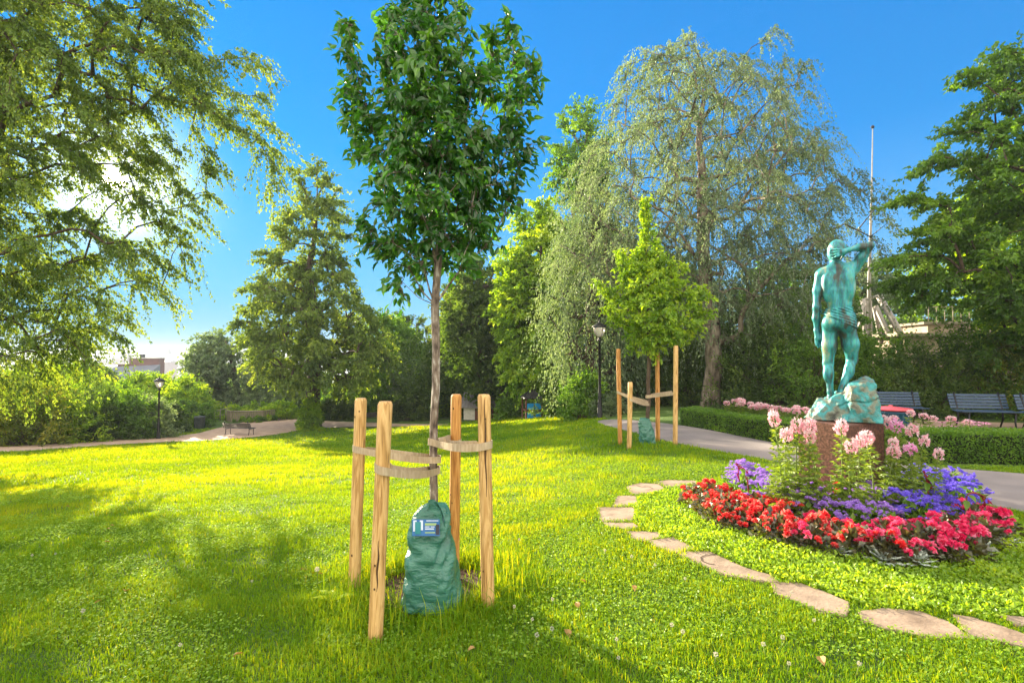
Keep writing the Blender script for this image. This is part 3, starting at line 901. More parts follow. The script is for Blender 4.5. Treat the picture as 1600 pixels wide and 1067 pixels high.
SH = [  # label, base px, py, Y, width, height, material, leaves
 ('dark bush at the far left corner beyond the path', 20, 690, 25, 5.0, 3.6, 'olive', 130),
 ('golden-green bush left of the dark shadowed thicket', 85, 688, 27, 4.2, 3.2, 'bright', 120),
 ('dark shadowed bush in the middle of the left thicket', 140, 686, 29, 4.6, 3.2, 'dark', 130),
 ('deep green bush with light top left of the lamp', 190, 684, 30, 3.6, 3.0, 'green', 120),
 ('grey-leaved bush just left of the lamp', 225, 683, 31, 3.0, 2.4, 'birch', 90),
 ('low dark rounded bush just right of the lamp', 262, 680, 34, 2.6, 1.7, 'dark', 80),
 ('low green rounded bush behind the litter bin', 300, 676, 37, 2.8, 1.6, 'green', 80),
 ('bright small tree-like bush right of the lamp', 290, 678, 39, 3.6, 3.3, 'bright', 110),
 ('yellow flowering shrub on the bank behind the bench', 372, 659, 42, 3.2, 1.0, 'bright', 70),
 ('yellow-green shrub on the bank left of the lime trunk', 430, 657, 42, 4.2, 1.3, 'bright', 90),
 ('low hedge-like bush below the wooden lookout', 398, 660, 40.5, 3.0, .5, 'green', 50),
 ('leafy ivy mound wrapped around the foot of the lime tree', 484, 668, 35.5, 1.4, 2.2, 'bright', 80),
 ('dark bush right of the lime trunk', 530, 662, 42, 3.8, 1.9, 'dark', 90),
 ('grey-green bush left of the first wooden post', 575, 660, 44, 4.4, 3.3, 'green', 110),
 ('pale grey bush behind the wooden posts', 620, 658, 46, 5.0, 4.2, 'birch', 120),
 ('dark rounded bush between the wooden posts and the stem', 640, 662, 41, 3.8, 2.3, 'dark', 100),
 ('bright light-green bush right of the young stem', 712, 657, 44, 3.6, 4.0, 'bright', 110),
 ('deep green bush left of the little shed', 733, 657, 43, 2.6, 2.6, 'green', 90),
 ('small glossy bush right of the little shed', 805, 656, 33, 2.6, 1.5, 'green', 80),
 ('dark bush right of the blue play tower', 885, 654, 27, 2.8, 2.2, 'dark', 90),
 ('broad-leaved bush at the foot of the weeping tree', 912, 653, 21.5, 2.0, 1.9, 'green', 80),
 ('low pale bush just right of the lamp post', 948, 652, 21, 1.4, .9, 'birch', 50),
 ('dark bush behind the second staked tree', 1000, 650, 25, 4.6, 2.6, 'dark', 120),
 ('dark bush left of the birch trunk', 1065, 643, 24, 3.8, 3.0, 'dark', 110),
 ('dark bush right of the birch trunk', 1150, 640, 22.5, 3.8, 3.2, 'dark', 120),
 ('tall dark bush behind the hedge flowers', 1215, 640, 20, 4.0, 3.4, 'dark', 130),
 ('tall grey-green bush behind the statue legs', 1275, 640, 18.6, 3.4, 3.2, 'green', 120),
 ('dense green shrub behind the litter bin', 1385, 650, 18.0, 3.2, 2.6, 'green', 150),
 ('dense dark shrub between the two left benches', 1450, 655, 17.0, 3.0, 2.4, 'dark', 160),
 ('lush green shrub overhanging the middle bench', 1520, 655, 17.2, 3.6, 3.0, 'green', 170),
 ('grey-green shrub overhanging the right bench', 1605, 660, 16.6, 3.6, 3.5, 'olive', 150),
 ('dark shrub beyond the right picture edge', 1700, 660, 16.5, 3.6, 3.4, 'dark', 120),
]
for k, (lab, px, py, Y, w, h, mt, n) in enumerate(SH):
    shrub(lab, px, py, Y, w, h, LM[mt], 100 + k, n, leaf=.0045 * Y + .01)
# woods falling away behind: far-off masses, many crowns that read as one
def woods(label, crowns, mat, leaf, seed, n=60):
    rg = np.random.default_rng(seed)
    VV, FF, TT = [], [], []; nv = 0
    for (px, py, Y, w, h) in crowns:
        c = at(px, py, Y)
        m = n * 40
        P = rand_unit(rg, m) * (rg.random(m) ** .3)[:, None] * np.array([w, w * .7, h])
        P *= (1 + .18 * np.sin(P[:, :1] * 2.1 / w * 3) + .15 * np.cos(P[:, 2:] * 5 / h))
        P += np.array(tuple(c))
        V, F, T = leaf_quads(P, rand_unit(rg, m), rand_unit(rg, m) + np.array([0, 0, .6]), np.full(m, leaf), np.full(m, leaf * .7), np.clip(rg.normal(.45, .2, m), 0, 1))
        VV.append(V); FF.append(F + nv); TT.append(T); nv += len(V)
    o = mesh_np('far_wood', np.concatenate(VV), np.concatenate(FF), mat, tint=np.concatenate(TT))
    tag(o, label, 'woodland', kind='stuff')
rw = random.Random(5)
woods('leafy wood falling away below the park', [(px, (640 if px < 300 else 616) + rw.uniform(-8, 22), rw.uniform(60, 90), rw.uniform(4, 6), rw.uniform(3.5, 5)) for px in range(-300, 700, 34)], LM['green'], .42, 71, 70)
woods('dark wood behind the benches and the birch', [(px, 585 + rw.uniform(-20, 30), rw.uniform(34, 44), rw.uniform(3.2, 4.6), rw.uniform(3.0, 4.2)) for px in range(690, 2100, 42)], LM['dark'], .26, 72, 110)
# ------------------------------------------------------------------ solid sculpting (distance fields)
class Field:
    def __init__(s, lo, hi, h):
        s.lo = np.array(lo, float); s.h = h
        n = [int(math.ceil((b - a) / h)) + 1 for a, b in zip(lo, hi)]
        s.ax = [lo[i] + np.arange(n[i]) * h for i in range(3)]
        s.F = np.full(n, .25, np.float64)
    def _sub(s, c0, c1, m):
        sl = []
        for i in range(3):
            a = int(np.clip((min(c0[i], c1[i]) - m - s.lo[i]) / s.h, 0, s.F.shape[i] - 1)); b = int(np.clip((max(c0[i], c1[i]) + m - s.lo[i]) / s.h + 2, 1, s.F.shape[i]))
            sl.append(slice(a, b))
        g = np.meshgrid(*[s.ax[i][sl[i]] for i in range(3)], indexing='ij')
        return tuple(sl), g
    def _blend(s, sl, d, k):
        f = s.F[sl]
        hh = np.clip(.5 + .5 * (f - d) / k, 0, 1)
        s.F[sl] = f * (1 - hh) + d * hh - k * hh * (1 - hh)
    def cap(s, a, b, ra, rb, k=.03):
        a = np.array(a, float); b = np.array(b, float)
        sl, (x, y, z) = s._sub(a, b, max(ra, rb) + .12)
        ba = b - a; L2 = max((ba ** 2).sum(), 1e-9)
        t = np.clip(((x - a[0]) * ba[0] + (y - a[1]) * ba[1] + (z - a[2]) * ba[2]) / L2, 0, 1)
        d = np.sqrt((x - a[0] - t * ba[0]) ** 2 + (y - a[1] - t * ba[1]) ** 2 + (z - a[2] - t * ba[2]) ** 2) - (ra + (rb - ra) * t)
        s._blend(sl, d, k); return s
    def ell(s, c, r, k=.03, rot=None):
        m = max(r) + .12
        sl, (x, y, z) = s._sub(c, c, m)
        X = np.stack([x - c[0], y - c[1], z - c[2]], -1)
        if rot is not None: X = X @ np.array(rot)
        r = np.array(r)
        k0 = np.linalg.norm(X / r, axis=-1); k1 = np.linalg.norm(X / r ** 2, axis=-1)
        d = k0 * (k0 - 1) / np.maximum(k1, 1e-6)
        s._blend(sl, d, k); return s
    def cut(s, a, b, r, k=.02):
        a = np.array(a, float); b = np.array(b, float)
        sl, (x, y, z) = s._sub(a, b, r + .08)
        ba = b - a; L2 = max((ba ** 2).sum(), 1e-9)
        t = np.clip(((x - a[0]) * ba[0] + (y - a[1]) * ba[1] + (z - a[2]) * ba[2]) / L2, 0, 1)
        d = -(np.sqrt((x - a[0] - t * ba[0]) ** 2 + (y - a[1] - t * ba[1]) ** 2 + (z - a[2] - t * ba[2]) ** 2) - r)
        f = s.F[sl]
        hh = np.clip(.5 - .5 * (f - d) / k, 0, 1)
        s.F[sl] = f * (1 - hh) + d * hh + k * hh * (1 - hh)
        return s
    def mesh(s):
        F = s.F; S = F < 0
        n = np.array(F.shape) - 1
        acc = np.zeros((*n, 3)); cnt = np.zeros(tuple(n))
        def sub(A, o): return A[o[0]:o[0] + n[0], o[1]:o[1] + n[1], o[2]:o[2] + n[2]]
        cs = [(i, j, k) for i in (0, 1) for j in (0, 1) for k in (0, 1)]
        for a in cs:
            for ax in range(3):
                if a[ax]: continue
                b = list(a); b[ax] = 1
                fa, fb = sub(F, a), sub(F, b)
                m = (fa < 0) != (fb < 0)
                t = np.where(m, fa / np.where(m, fa - fb, 1), 0)
                for q in range(3):
                    acc[..., q] += np.where(m, a[q] + (t if q == ax else 0), 0)
                cnt += m
        on = cnt > 0
        idx = -np.ones(tuple(n), int); idx[on] = np.arange(on.sum())
        I = np.stack(np.nonzero(on), 1)
        V = (I + acc[on] / cnt[on][:, None]) * s.h + s.lo
        Q = []
        for ax in range(3):
            o1, o2 = [(1, 2), (2, 0), (0, 1)][ax]
            A = np.take(S, range(0, n[ax]), ax); Bq = np.take(S, range(1, n[ax] + 1), ax)
            ch = A != Bq
            P = np.stack(np.nonzero(ch), 1)
            k = (P[:, o1] > 0) & (P[:, o2] > 0) & (P[:, o1] < n[o1]) & (P[:, o2] < n[o2])
            P = P[k]
            inside = A[tuple(P.T)]
            def g(d1, d2):
                q_ = P.copy(); q_[:, o1] += d1; q_[:, o2] += d2
                return idx[tuple(q_.T)]
            f = np.stack([g(-1, -1), g(0, -1), g(0, 0), g(-1, 0)], 1)
            f[~inside] = f[~inside][:, ::-1]
            Q.append(f)
        return V, np.concatenate(Q)

# ------------------------------------------------------------------ statue
SY = 5.75
SAZ = math.atan(.645)
ORG = at(1316, 655, SY)
PX = .00603
def J(px, py, b=0.0):
    return np.array([(px - 1316) * PX, b, EYE - (py - 555) * .00719 - ORG.z])

m_bronze, N, L, Pb = mat_new('bronze_patina')
t_ = N.new('ShaderNodeTexCoord'); mp_ = N.new('ShaderNodeMapping'); mp_.inputs['Scale'].default_value = (2.2, 2.2, .55)
L.new(t_.outputs['Object'], mp_.inputs[0])
n1 = N.new('ShaderNodeTexNoise'); n1.inputs['Scale'].default_value = 2.9; n1.inputs['Detail'].default_value = 11; n1.inputs['Roughness'].default_value = .62
L.new(mp_.outputs[0], n1.inputs['Vector'])
r1 = ramp(N, [(.30, (.015, .022, .022)), (.41, (.05, .075, .065)), (.46, (.03, .19, .21)), (.53, (.045, .33, .36)), (.58, (.10, .34, .31)), (.63, (.34, .40, .27)), (.70, (.11, .09, .06))])
L.new(n1.outputs['Fac'], r1.inputs[0])
n2 = N.new('ShaderNodeTexNoise'); n2.inputs['Scale'].default_value = 38; n2.inputs['Detail'].default_value = 5
L.new(mp_.outputs[0], n2.inputs['Vector'])
mx_ = N.new('ShaderNodeMix'); mx_.data_type = 'RGBA'; mx_.blend_type = 'OVERLAY'; mx_.inputs['Factor'].default_value = .55
L.new(r1.outputs[0], mx_.inputs['A']); L.new(n2.outputs['Color'], mx_.inputs['B'])
L.new(mx_.outputs['Result'], Pb.inputs['Base Color'])
Pb.inputs['Roughness'].default_value = .42; Pb.inputs['Metallic'].default_value = .25
bp = N.new('ShaderNodeBump'); bp.inputs['Strength'].default_value = .35; bp.inputs['Distance'].default_value = .008
L.new(n2.outputs['Fac'], bp.inputs['Height']); L.new(bp.outputs[0], Pb.inputs['Normal'])

f = Field((-.40, -.34, .15), (.42, .36, 2.12), .0078)
# trunk of the body
f.ell(J(1313, 444), (.160, .112, .19), .05)
f.ell(J(1315, 474), (.120, .088, .13), .05)
f.ell(J(1313, 497), (.152, .108, .115), .05)
f.cap(J(1290, 424), J(1334, 420), .062, .064, .05)
f.cap(J(1310, 406, .0), J(1310, 424, 0), .054, .062, .04)
f.cap(J(1308, 416, -.03), J(1289, 425, -.03), .045, .045, .04)
f.cap(J(1312, 416, -.03), J(1332, 420, -.03), .048, .05, .04)
for px, py in ((1299, 437), (1329, 433)):
    f.ell(J(px, py, -.082), (.062, .038, .085), .03)
f.ell(J(1296, 452, -.045), (.055, .055, .14), .04); f.ell(J(1331, 450, -.045), (.055, .055, .14), .04)
f.cap(J(1308, 455, -.085), J(1309, 486, -.075), .03, .03, .03); f.cap(J(1319, 455, -.085), J(1319, 486, -.075), .03, .03, .03)
f.ell(J(1300, 504, -.062), (.080, .080, .092), .03); f.ell(J(1324, 506, -.062), (.080, .080, .092), .03)
f.cut(J(1313, 424, -.155), J(1314, 484, -.125), .026, .035)
f.cut(J(1312, 500, -.165), J(1312, 520, -.13), .018, .03)
# standing leg
f.cap(J(1299, 508), J(1297, 540, .01), 0.0828, 0.0736, .04); f.cap(J(1297, 540, .01), J(1295, 568, .02), 0.0736, 0.0515, .04)
f.cap(J(1295, 568, .02), J(1298, 612, .0), 0.0497, 0.0313, .03)
f.ell(J(1297.5, 583, -.022), (.040, .044, .095), .03); f.ell(J(1292, 584, -.018), (.032, .038, .085), .03)
f.cap(J(1298, 612), J(1298, 621), 0.0313, 0.0331, .02); f.cap(J(1298, 623, -.035), J(1291, 625, .13), 0.0331, 0.0276, .02)
f.cut(J(1290, 569, -.055), J(1302, 569, -.055), .02, .03)
# bent leg
f.cap(J(1325, 508), J(1331, 538, .05), 0.0865, 0.0810, .04); f.cap(J(1331, 538, .05), J(1333, 562, .11), 0.0810, 0.0552, .04)
f.cap(J(1333, 562, .11), J(1317, 606, .0), 0.0515, 0.0331, .03)
f.ell(J(1329, 578, .055), (.048, .048, .095), .03)
f.cap(J(1317, 606), J(1315, 612, .0), 0.0331, 0.0350, .02); f.cap(J(1316, 613, -.03), J(1308, 615, .13), 0.0331, 0.0276, .02)
# hanging arm
f.cap(J(1285, 428), J(1280, 452, -.01), 0.0570, 0.0460, .04); f.cap(J(1280, 452, -.01), J(1278.5, 478, -.015), 0.0478, 0.0368, .03)
f.cap(J(1278.5, 478, -.015), J(1277, 496, .0), 0.0405, 0.0368, .03); f.cap(J(1277, 496, .0), J(1277.5, 515, .015), 0.0368, 0.0239, .03)
f.cap(J(1277.5, 516, .015), J(1279.5, 528, .02), 0.0294, 0.0331, .02)
for i, (x0, x1, y1, b1) in enumerate(((1275.5, 1277, 540, .0), (1277.6, 1279.5, 543, .01), (1279.8, 1282, 542, .03), (1282, 1284, 539, .045))):
    f.cap(J(x0, 528, .0 + i * .012), J((x0 + x1) / 2 - .4, 535, b1), .0115, .0105, .006); f.cap(J((x0 + x1) / 2 - .4, 535, b1), J(x1, y1, b1 - .008), .0105, .0085, .006)
f.cap(J(1282, 521, .03), J(1286, 527, .05), .013, .012, .01); f.cap(J(1286, 527, .05), J(1286.5, 533, .05), .012, .009, .006)
# raised arm, hand on the back of the head
f.cap(J(1336, 424, .0), J(1350, 406, -.03), 0.0607, 0.0515, .04); f.cap(J(1350, 406, -.03), J(1363, 389, -.06), 0.0497, 0.0368, .03)
f.cap(J(1363, 389, -.06), J(1348, 390.5, -.085), 0.0368, 0.0396, .03); f.cap(J(1348, 390.5, -.085), J(1331, 393.5, -.12), 0.0386, 0.0248, .03)
f.cap(J(1330, 394, -.12), J(1320, 397, -.135), 0.0276, 0.0331, .02)
for i, (dy_, x1, y1) in enumerate(((-3.6, 1303, 391), (-1.0, 1301, 396), (1.7, 1302, 401), (4.2, 1305, 405))):
    f.cap(J(1320, 397 + dy_, -.145), J((1320 + x1) / 2, (397 + dy_ + y1) / 2, -.155), .0125, .0115, .005); f.cap(J((1320 + x1) / 2, (397 + dy_ + y1) / 2, -.155), J(x1, y1, -.128), .0115, .0095, .005)
f.cap(J(1324, 400, -.12), J(1318, 407, -.10), .014, .010, .008)
# head, turned to the left and away
Hc = J(1312, 390, -.02)
fd = np.array([-.62, .78, 0]); sd = np.array([.78, .62, 0]); up_ = np.array([0, 0, 1.0])
rot = np.stack([sd, fd, up_], 1)
f.ell(Hc, (.082, .104, .118), .02, rot)
f.ell(Hc + fd * .045 - up_ * .06, (.062, .066, .075), .03, rot)
f.cap(Hc + fd * .098 + up_ * .015, Hc + fd * .122 - up_ * .025, .010, .014, .012)
f.cap(Hc + fd * .088 + up_ * .028 - sd * .04, Hc + fd * .088 + up_ * .028 + sd * .04, .012, .012, .015)
for q_ in (-1, 1):
    f.cut(Hc + fd * .108 + sd * .032 * q_ + up_ * .008, Hc + fd * .108 + sd * .036 * q_ + up_ * .008, .014, .01)
    f.ell(Hc + fd * .09 + sd * .032 * q_ + up_ * .006, (.013, .013, .010), .006)
    f.ell(Hc + sd * .083 * q_ - up_ * .01, (.010, .018, .030), .008, rot)
f.cap(Hc + fd * .102 - up_ * .055 - sd * .018, Hc + fd * .102 - up_ * .055 + sd * .018, .008, .008, .008)
f.cap(Hc + fd * .10 - up_ * .067 - sd * .014, Hc + fd * .10 - up_ * .067 + sd * .014, .008, .008, .008)
f.ell(Hc + fd * .09 - up_ * .098, (.026, .024, .022), .015)
# locks of hair
rh = np.random.default_rng(4)
for i in range(26):
    v = rand_unit(rh, 1)[0]
    v[2] = abs(v[2]) * .9 - .15
    if v @ fd > .35 and v[2] < .4: continue
    c = Hc + (rot @ (np.array([.080, .102, .116]) * (rot.T @ v)))
    tdir = np.cross(v, rand_unit(rh, 1)[0]); tdir /= np.linalg.norm(tdir)
    f.cap(c - tdir * .022, c + tdir * .022, .009, .006, .008)
body_F = f.F.copy()
Vb, Fb = f.mesh()
statue = empty('statue', ORG, -SAZ)
tag(statue, 'turquoise bronze statue of a nude man seen from behind with one hand behind his head', 'statue')
mesh_np('figure', Vb, Fb, m_bronze, statue, smooth=True)
# loincloth
gx, gy, gz = np.meshgrid(*f.ax, indexing='ij')
px_ = 1316 + gx / PX; py_ = 555 + (EYE - ORG.z - gz) / .00719
top_l = 481 - (px_ - 1313) * .03
bot_l = 490 + (px_ - 1288) * .46
f.F = np.maximum(body_F - .013 - .005 * np.sin((py_ - px_ * .35) * 1.5), np.maximum((top_l - py_) * .0065, (py_ - bot_l) * .0065))
f.F = np.maximum(f.F, -(gx + .195))
Vc, Fc = f.mesh()
mesh_np('loincloth', Vc, Fc, m_bronze, statue, smooth=True)
m_rock = M('bronze_rock_patina', [(.30, (.03, .035, .03)), (.40, (.10, .11, .085)), (.47, (.17, .20, .15)), (.53, (.06, .22, .22)), (.62, (.05, .32, .34)), (.74, (.14, .17, .13))], scale=8, detail=11, rough=.55, bump=.9, bscale=26, metal=.15, dist=.02)
# bronze rock
f = Field((-.46, -.36, -.03), (.44, .36, .60), .009)
gx, gy, gz = np.meshgrid(*f.ax, indexing='ij')
def noise3(x, y, z, s):
    return np.sin(x * 7.1 * s + 1.3 * np.sin(y * 9.3 * s + 1)) * np.cos(y * 6.2 * s + 1.1 * np.sin(z * 8.1 * s + 2)) + .6 * np.sin(z * 11 * s + 2.2 * np.sin(x * 5 * s)) * np.cos(x * 13 * s + y * 9 * s)
def poly(c, pl, rnd):
    d = np.full(gx.shape, -9.0)
    for n_, o_ in pl:
        n_ = np.array(n_, float); n_ /= np.linalg.norm(n_)
        d = np.maximum(d, (gx - c[0]) * n_[0] + (gy - c[1]) * n_[1] + (gz - c[2]) * n_[2] - o_)
    return d
big = poly((.165, -.06, .2), [((1, 0, .15), .165), ((-1, -.2, .25), .16), ((0, -1, .1), .19), ((.5, -1, .3), .2), ((0, 1, .2), .17), ((-.25, -.35, 1), .235), ((.6, 0, 1), .27), ((0, 0, -1), .3), ((-.8, -.6, .1), .18), ((-.5, 0, 1), .23)], 0)
slab = poly((-.03, .02, .06), [((1, 0, .1), .36), ((-1, 0, .55), .25), ((-.8, -1, .4), .24), ((0, -1, .3), .22), ((0, 1, .2), .24), ((.05, 0, 1), .135), ((0, -.7, 1), .2), ((0, 0, -1), .2)], 0)
mid = poly((.0, .0, .18), [((1, 0, 0), .14), ((-1, 0, .8), .11), ((0, -1, .4), .17), ((0, 1, .2), .17), ((-.35, 0, 1), .11), ((0, 0, -1), .25)], 0)
def smin(a, b, k):
    h_ = np.clip(.5 + .5 * (a - b) / k, 0, 1)
    return a * (1 - h_) + b * h_ - k * h_ * (1 - h_)
d = smin(smin(big, slab, .02), mid, .03)
d = d + .010 * noise3(gx, gy, gz, 1) + .008 * noise3(gx, gy, gz, 2.7) + .006 * noise3(gx, gy, gz, 5)
d += .018 * np.clip(1 - np.abs(gz - .20 - .25 * (gx - .1) - .02 * np.sin(gx * 20)) / .014, 0, 1) * (gx > -.05)      # split under the top block
f.F = np.maximum(d, .002 - gz)
Vr, Fr = f.mesh()
mesh_np('rock', Vr, Fr, m_rock, statue, smooth=True)

# pedestal
m_granite = M('red_granite', [(.3, (.03, .012, .008)), (.5, (.09, .038, .027)), (.68, (.16, .075, .055))], scale=45, detail=8, rough=.35, bump=.15, bscale=60, dist=.004)
PF = at(1320, 662, 5.32)
e1 = Vector((-math.cos(R(68)), math.sin(R(68)))); e2 = Vector((math.sin(R(68)), math.cos(R(68))))
def corner(target, e):
    u, _ = ray(target, 655)
    k = (u * PF.y - PF.x) / (e.x - u * e.y)
    return PF.xy + e * k, k
A_, ka = corner(1247, e1); B_, kb = corner(1381, e2)
kk_ = (ka + kb) / 2
A_, B_ = PF.xy + e1 * ka, PF.xy + e2 * kb
C_ = A_ + (B_ - PF.xy)
ztop = ORG.z - .004
ctr = (PF.xy + C_) / 2
ped = MB()
def pring(s_, z): return [((p - ctr) * s_ + ctr).to_3d() + Vector((0, 0, z)) for p in (PF.xy, B_, C_, A_)]
ped.loft([pring(1.0, tz(*ctr) - .05), pring(1.0, ztop - .012), pring(.975, ztop)], True, None, False)
po = ped.build('plinth_block', m_granite)
po.name = 'pedestal'
tag(po, 'square polished brown granite pedestal under the bronze statue', 'pedestal')

# ------------------------------------------------------------------ stakes, straps, watering bags
m_wood = []
for k, (c0, c1) in enumerate((((.46, .26, .08), (.70, .46, .19)), ((.42, .18, .035), (.62, .32, .09)))):
    m, N, L, Pw = mat_new('stake_wood')
    t_ = N.new('ShaderNodeTexCoord'); mp_ = N.new('ShaderNodeMapping'); mp_.inputs['Scale'].default_value = (14, 14, 1.1)
    L.new(t_.outputs['Object'], mp_.inputs[0])
    n1 = N.new('ShaderNodeTexNoise'); n1.inputs['Scale'].default_value = 2.2; n1.inputs['Detail'].default_value = 8; n1.inputs['Distortion'].default_value = 1.6
    L.new(mp_.outputs[0], n1.inputs['Vector'])
    rr_ = ramp(N, [(.30, tuple(c * .35 for c in c0)), (.42, c0), (.58, c1), (.66, c0), (.78, c1)])
    L.new(n1.outputs['Fac'], rr_.inputs[0]); L.new(rr_.outputs[0], Pw.inputs['Base Color'])
    b_ = N.new('ShaderNodeBump'); b_.inputs['Strength'].default_value = .35; b_.inputs['Distance'].default_value = .01
    L.new(n1.outputs['Fac'], b_.inputs['Height']); L.new(b_.outputs[0], Pw.inputs['Normal'])
    Pw.inputs['Roughness'].default_value = .65
    m_wood.append(m)
m_dark = M('dark_knot', [(.3, (.05, .025, .01)), (.7, (.10, .05, .02))], scale=20, bump=0)
def stake(top, base, Y, dia, label, group, wi, seed, knots=3, crack=False):
    b = at(base[0], base[1], Y); b.z = tz(b.x, b.y) - .06
    t = at(top[0], top[1], Y * 1.0)
    o = empty('wooden_stake', (b.x, b.y, b.z), 0)
    tag(o, label, 'stake', group)
    r = dia / 2
    rg = random.Random(seed)
    rings = []
    H = (t - b).length; n = 14
    for i in range(12):
        q_ = i / 11 * (H - .018)
        lean = (t - b) * (q_ / H)
        rings.append([(lean.x + r * (1 + .02 * rg.uniform(-1, 1)) * math.cos(2 * math.pi * k / n), lean.y + r * (1 + .02 * rg.uniform(-1, 1)) * math.sin(2 * math.pi * k / n), lean.z) for k in range(n)])
    tt = t - b
    rings.append([(tt.x + r * .80 * math.cos(2 * math.pi * k / n), tt.y + r * .80 * math.sin(2 * math.pi * k / n), tt.z) for k in range(n)])
    MB().loft(rings, True).build('pole', m_wood[wi], o)
    if knots:
        for i in range(knots):
            kn = MB()
            z_ = rg.uniform(.15, .95) * H; a = -math.pi / 2 + rg.uniform(-.7, .5) - .2
            lean = (t - b) * (z_ / H)
            c = Vector((lean.x + math.cos(a) * r * 1.0, lean.y + math.sin(a) * r * 1.0, lean.z))
            nrm = Vector((math.cos(a), math.sin(a), 0)); sd_ = Vector((-math.sin(a), math.cos(a), 0))
            s_ = rg.uniform(.004, .007)
            kn.add([c + nrm * .0025 + sd_ * math.cos(w) * s_ + Vector((0, 0, math.sin(w) * s_ * 1.5)) - nrm * (s_ * s_ / r) * math.cos(w) ** 2 for w in [k * math.pi / 4 for k in range(8)]], [tuple(range(8))])
            kn.build('knot', m_dark, o)
    if crack:
        a = -math.pi / 2 + .15
        pts = []
        ck = MB(); vs = []
        for i in range(14):
            z_ = (crack[0] + (crack[1] - crack[0]) * i / 13) * H
            lean = (t - b) * (z_ / H)
            a2 = a + .12 * math.sin(i * .9) * .5; w = .0045 * math.sin(math.pi * (i + .3) / 13.6) + .001
            c = Vector((lean.x + math.cos(a2) * (r * 1.012), lean.y + math.sin(a2) * (r * 1.012), lean.z)); sd_ = Vector((-math.sin(a2), math.cos(a2), 0))
            vs += [c - sd_ * w, c + sd_ * w]
        ck.add(vs, [(2 * i, 2 * i + 1, 2 * i + 3, 2 * i + 2) for i in range(13)])
        ck.build('crack', m_dark, o)
    return t, b
GS = 'stakes around the nearest young tree'
stake((564, 622), (553, 893), 3.79, .088, 'round wooden stake standing back left of the nearest young tree', GS, 0, 1)
stake((602, 627), (586, 977), 3.05, .088, 'split wooden stake at the front left, nearest of all to the camera', GS, 0, 2, 2, (.25, .45))
stake((713, 616), (709, 880), 3.98, .082, 'darker orange wooden stake behind the right side of the watering bag', GS, 1, 3)
stake((756, 616), (763, 932), 3.41, .086, 'cracked wooden stake at the front right of the nearest young tree', GS, 0, 4, 2, (.55, .98))
m_strap = M('webbing', [(.3, (.36, .27, .17)), (.7, (.52, .42, .29))], scale=60, detail=3, rough=.8, bump=.4, bscale=200, stretch=(1, 1, .2), dist=.003)
def loop_strap(pairs, w, label, th=.0035, cat='strap', group='webbing straps of the nearest young tree'):
    o = MB().ribbon(pairs, w, th).build('tie_strap', m_strap)
    tag(o, label, cat, group)
def px_path(L_): return [at(a, b, c) for a, b, c in L_]
def smooth_path(P, it=2):
    for _ in range(it):
        Q = [P[0]]
        for a, b in zip(P[:-1], P[1:]): Q += [a.lerp(b, .25), a.lerp(b, .75)]
        Q.append(P[-1]); P = Q
    return P
TY = TREE.y
loop_strap(smooth_path(px_path([(573, 704, 3.88), (564, 700, 3.86), (550.5, 699, 3.80), (553, 702, 3.72), (585, 708, 3.66), (620, 714, 3.58), (660, 719, TY - .08), (684, 719, TY - .055), (690, 717, TY), (686, 715, TY + .06), (672, 714, TY + .06), (640, 711, 3.66), (600, 706, 3.76), (573, 703, 3.87)])), .048, 'upper left beige strap running from the back left stake to the stem')
loop_strap(smooth_path(px_path([(612, 730, 3.11), (602, 727, 3.11), (588, 727, 3.10), (584, 729, 3.03), (592, 735, 2.98), (605, 737, 2.99), (630, 741, 3.12), (660, 742, 3.32), (682, 737, TY - .055), (689, 734, TY), (685, 731, TY + .055), (670, 733, TY + .05), (640, 737, 3.38), (612, 732, 3.15)])), .048, 'lower left beige strap sagging from the split front stake to the stem')
loop_strap(smooth_path(px_path([(745, 696, 3.49), (758, 692, 3.49), (768, 692, 3.46), (770, 694, 3.38), (760, 697, 3.345), (740, 700, 3.36), (710, 700, 3.40), (685, 694, TY - .06), (672, 690, TY - .045), (668, 690, TY), (672, 689, TY + .05), (690, 691, TY + .06), (715, 695, 3.55), (745, 694, 3.50)])), .050, 'wide beige webbing strap from the stem to the cracked front right stake')
loop_strap(smooth_path(px_path([(685, 688, TY + .06), (695, 686, 3.7), (703, 683, 3.94), (708, 686, 4.05), (718, 687, 4.05), (722, 690, 3.95), (712, 693, 3.90), (695, 692, 3.70), (684, 692, TY + .05)])), .040, 'beige webbing strap reaching back to the darker orange stake')
GS2 = 'stakes around the second young tree'
Y2 = T2.y
S2 = [((966, 545), (969, 692), Y2 + .1, 'left tall thin stake of the second staked tree', 1), ((985, 597), (983, 706), Y2 - .7, 'short stake in front of the second staked tree', 0),
      ((1027, 550), (1028, 694), Y2 + .15, 'stake just right of the second tree stem', 1), ((1056, 540), (1055, 706), Y2 - .65, 'tallest rightmost stake of the second staked tree', 0)]
for k, (t, b, Y, lab, wi) in enumerate(S2):
    stake(t, b, Y, .098, lab, GS2, wi, 20 + k, 0)
G2 = 'webbing straps of the second young tree'
loop_strap(smooth_path(px_path([(968, 613, Y2 + .15), (963, 612, Y2 + .05), (966, 613, Y2 + .02), (985, 622, Y2 - .1), (1005, 628, Y2 - .07), (1016, 629, Y2 - .02), (1016, 627, Y2 + .07), (1000, 625, Y2 + .05), (969, 614, Y2 + .18)])), .06, 'beige strap from the left thin stake to the second tree stem', group=G2)
loop_strap(smooth_path(px_path([(990, 624, Y2 - .63), (981, 622, Y2 - .66), (984, 624, Y2 - .77), (992, 627, Y2 - .7), (1006, 632, Y2 - .3), (1015, 632, Y2 - .04), (1016, 630, Y2 + .06), (1008, 628, Y2 - .05), (990, 624, Y2 - .6)])), .055, 'broad slanting beige strap from the short stake to the second tree stem', group=G2)
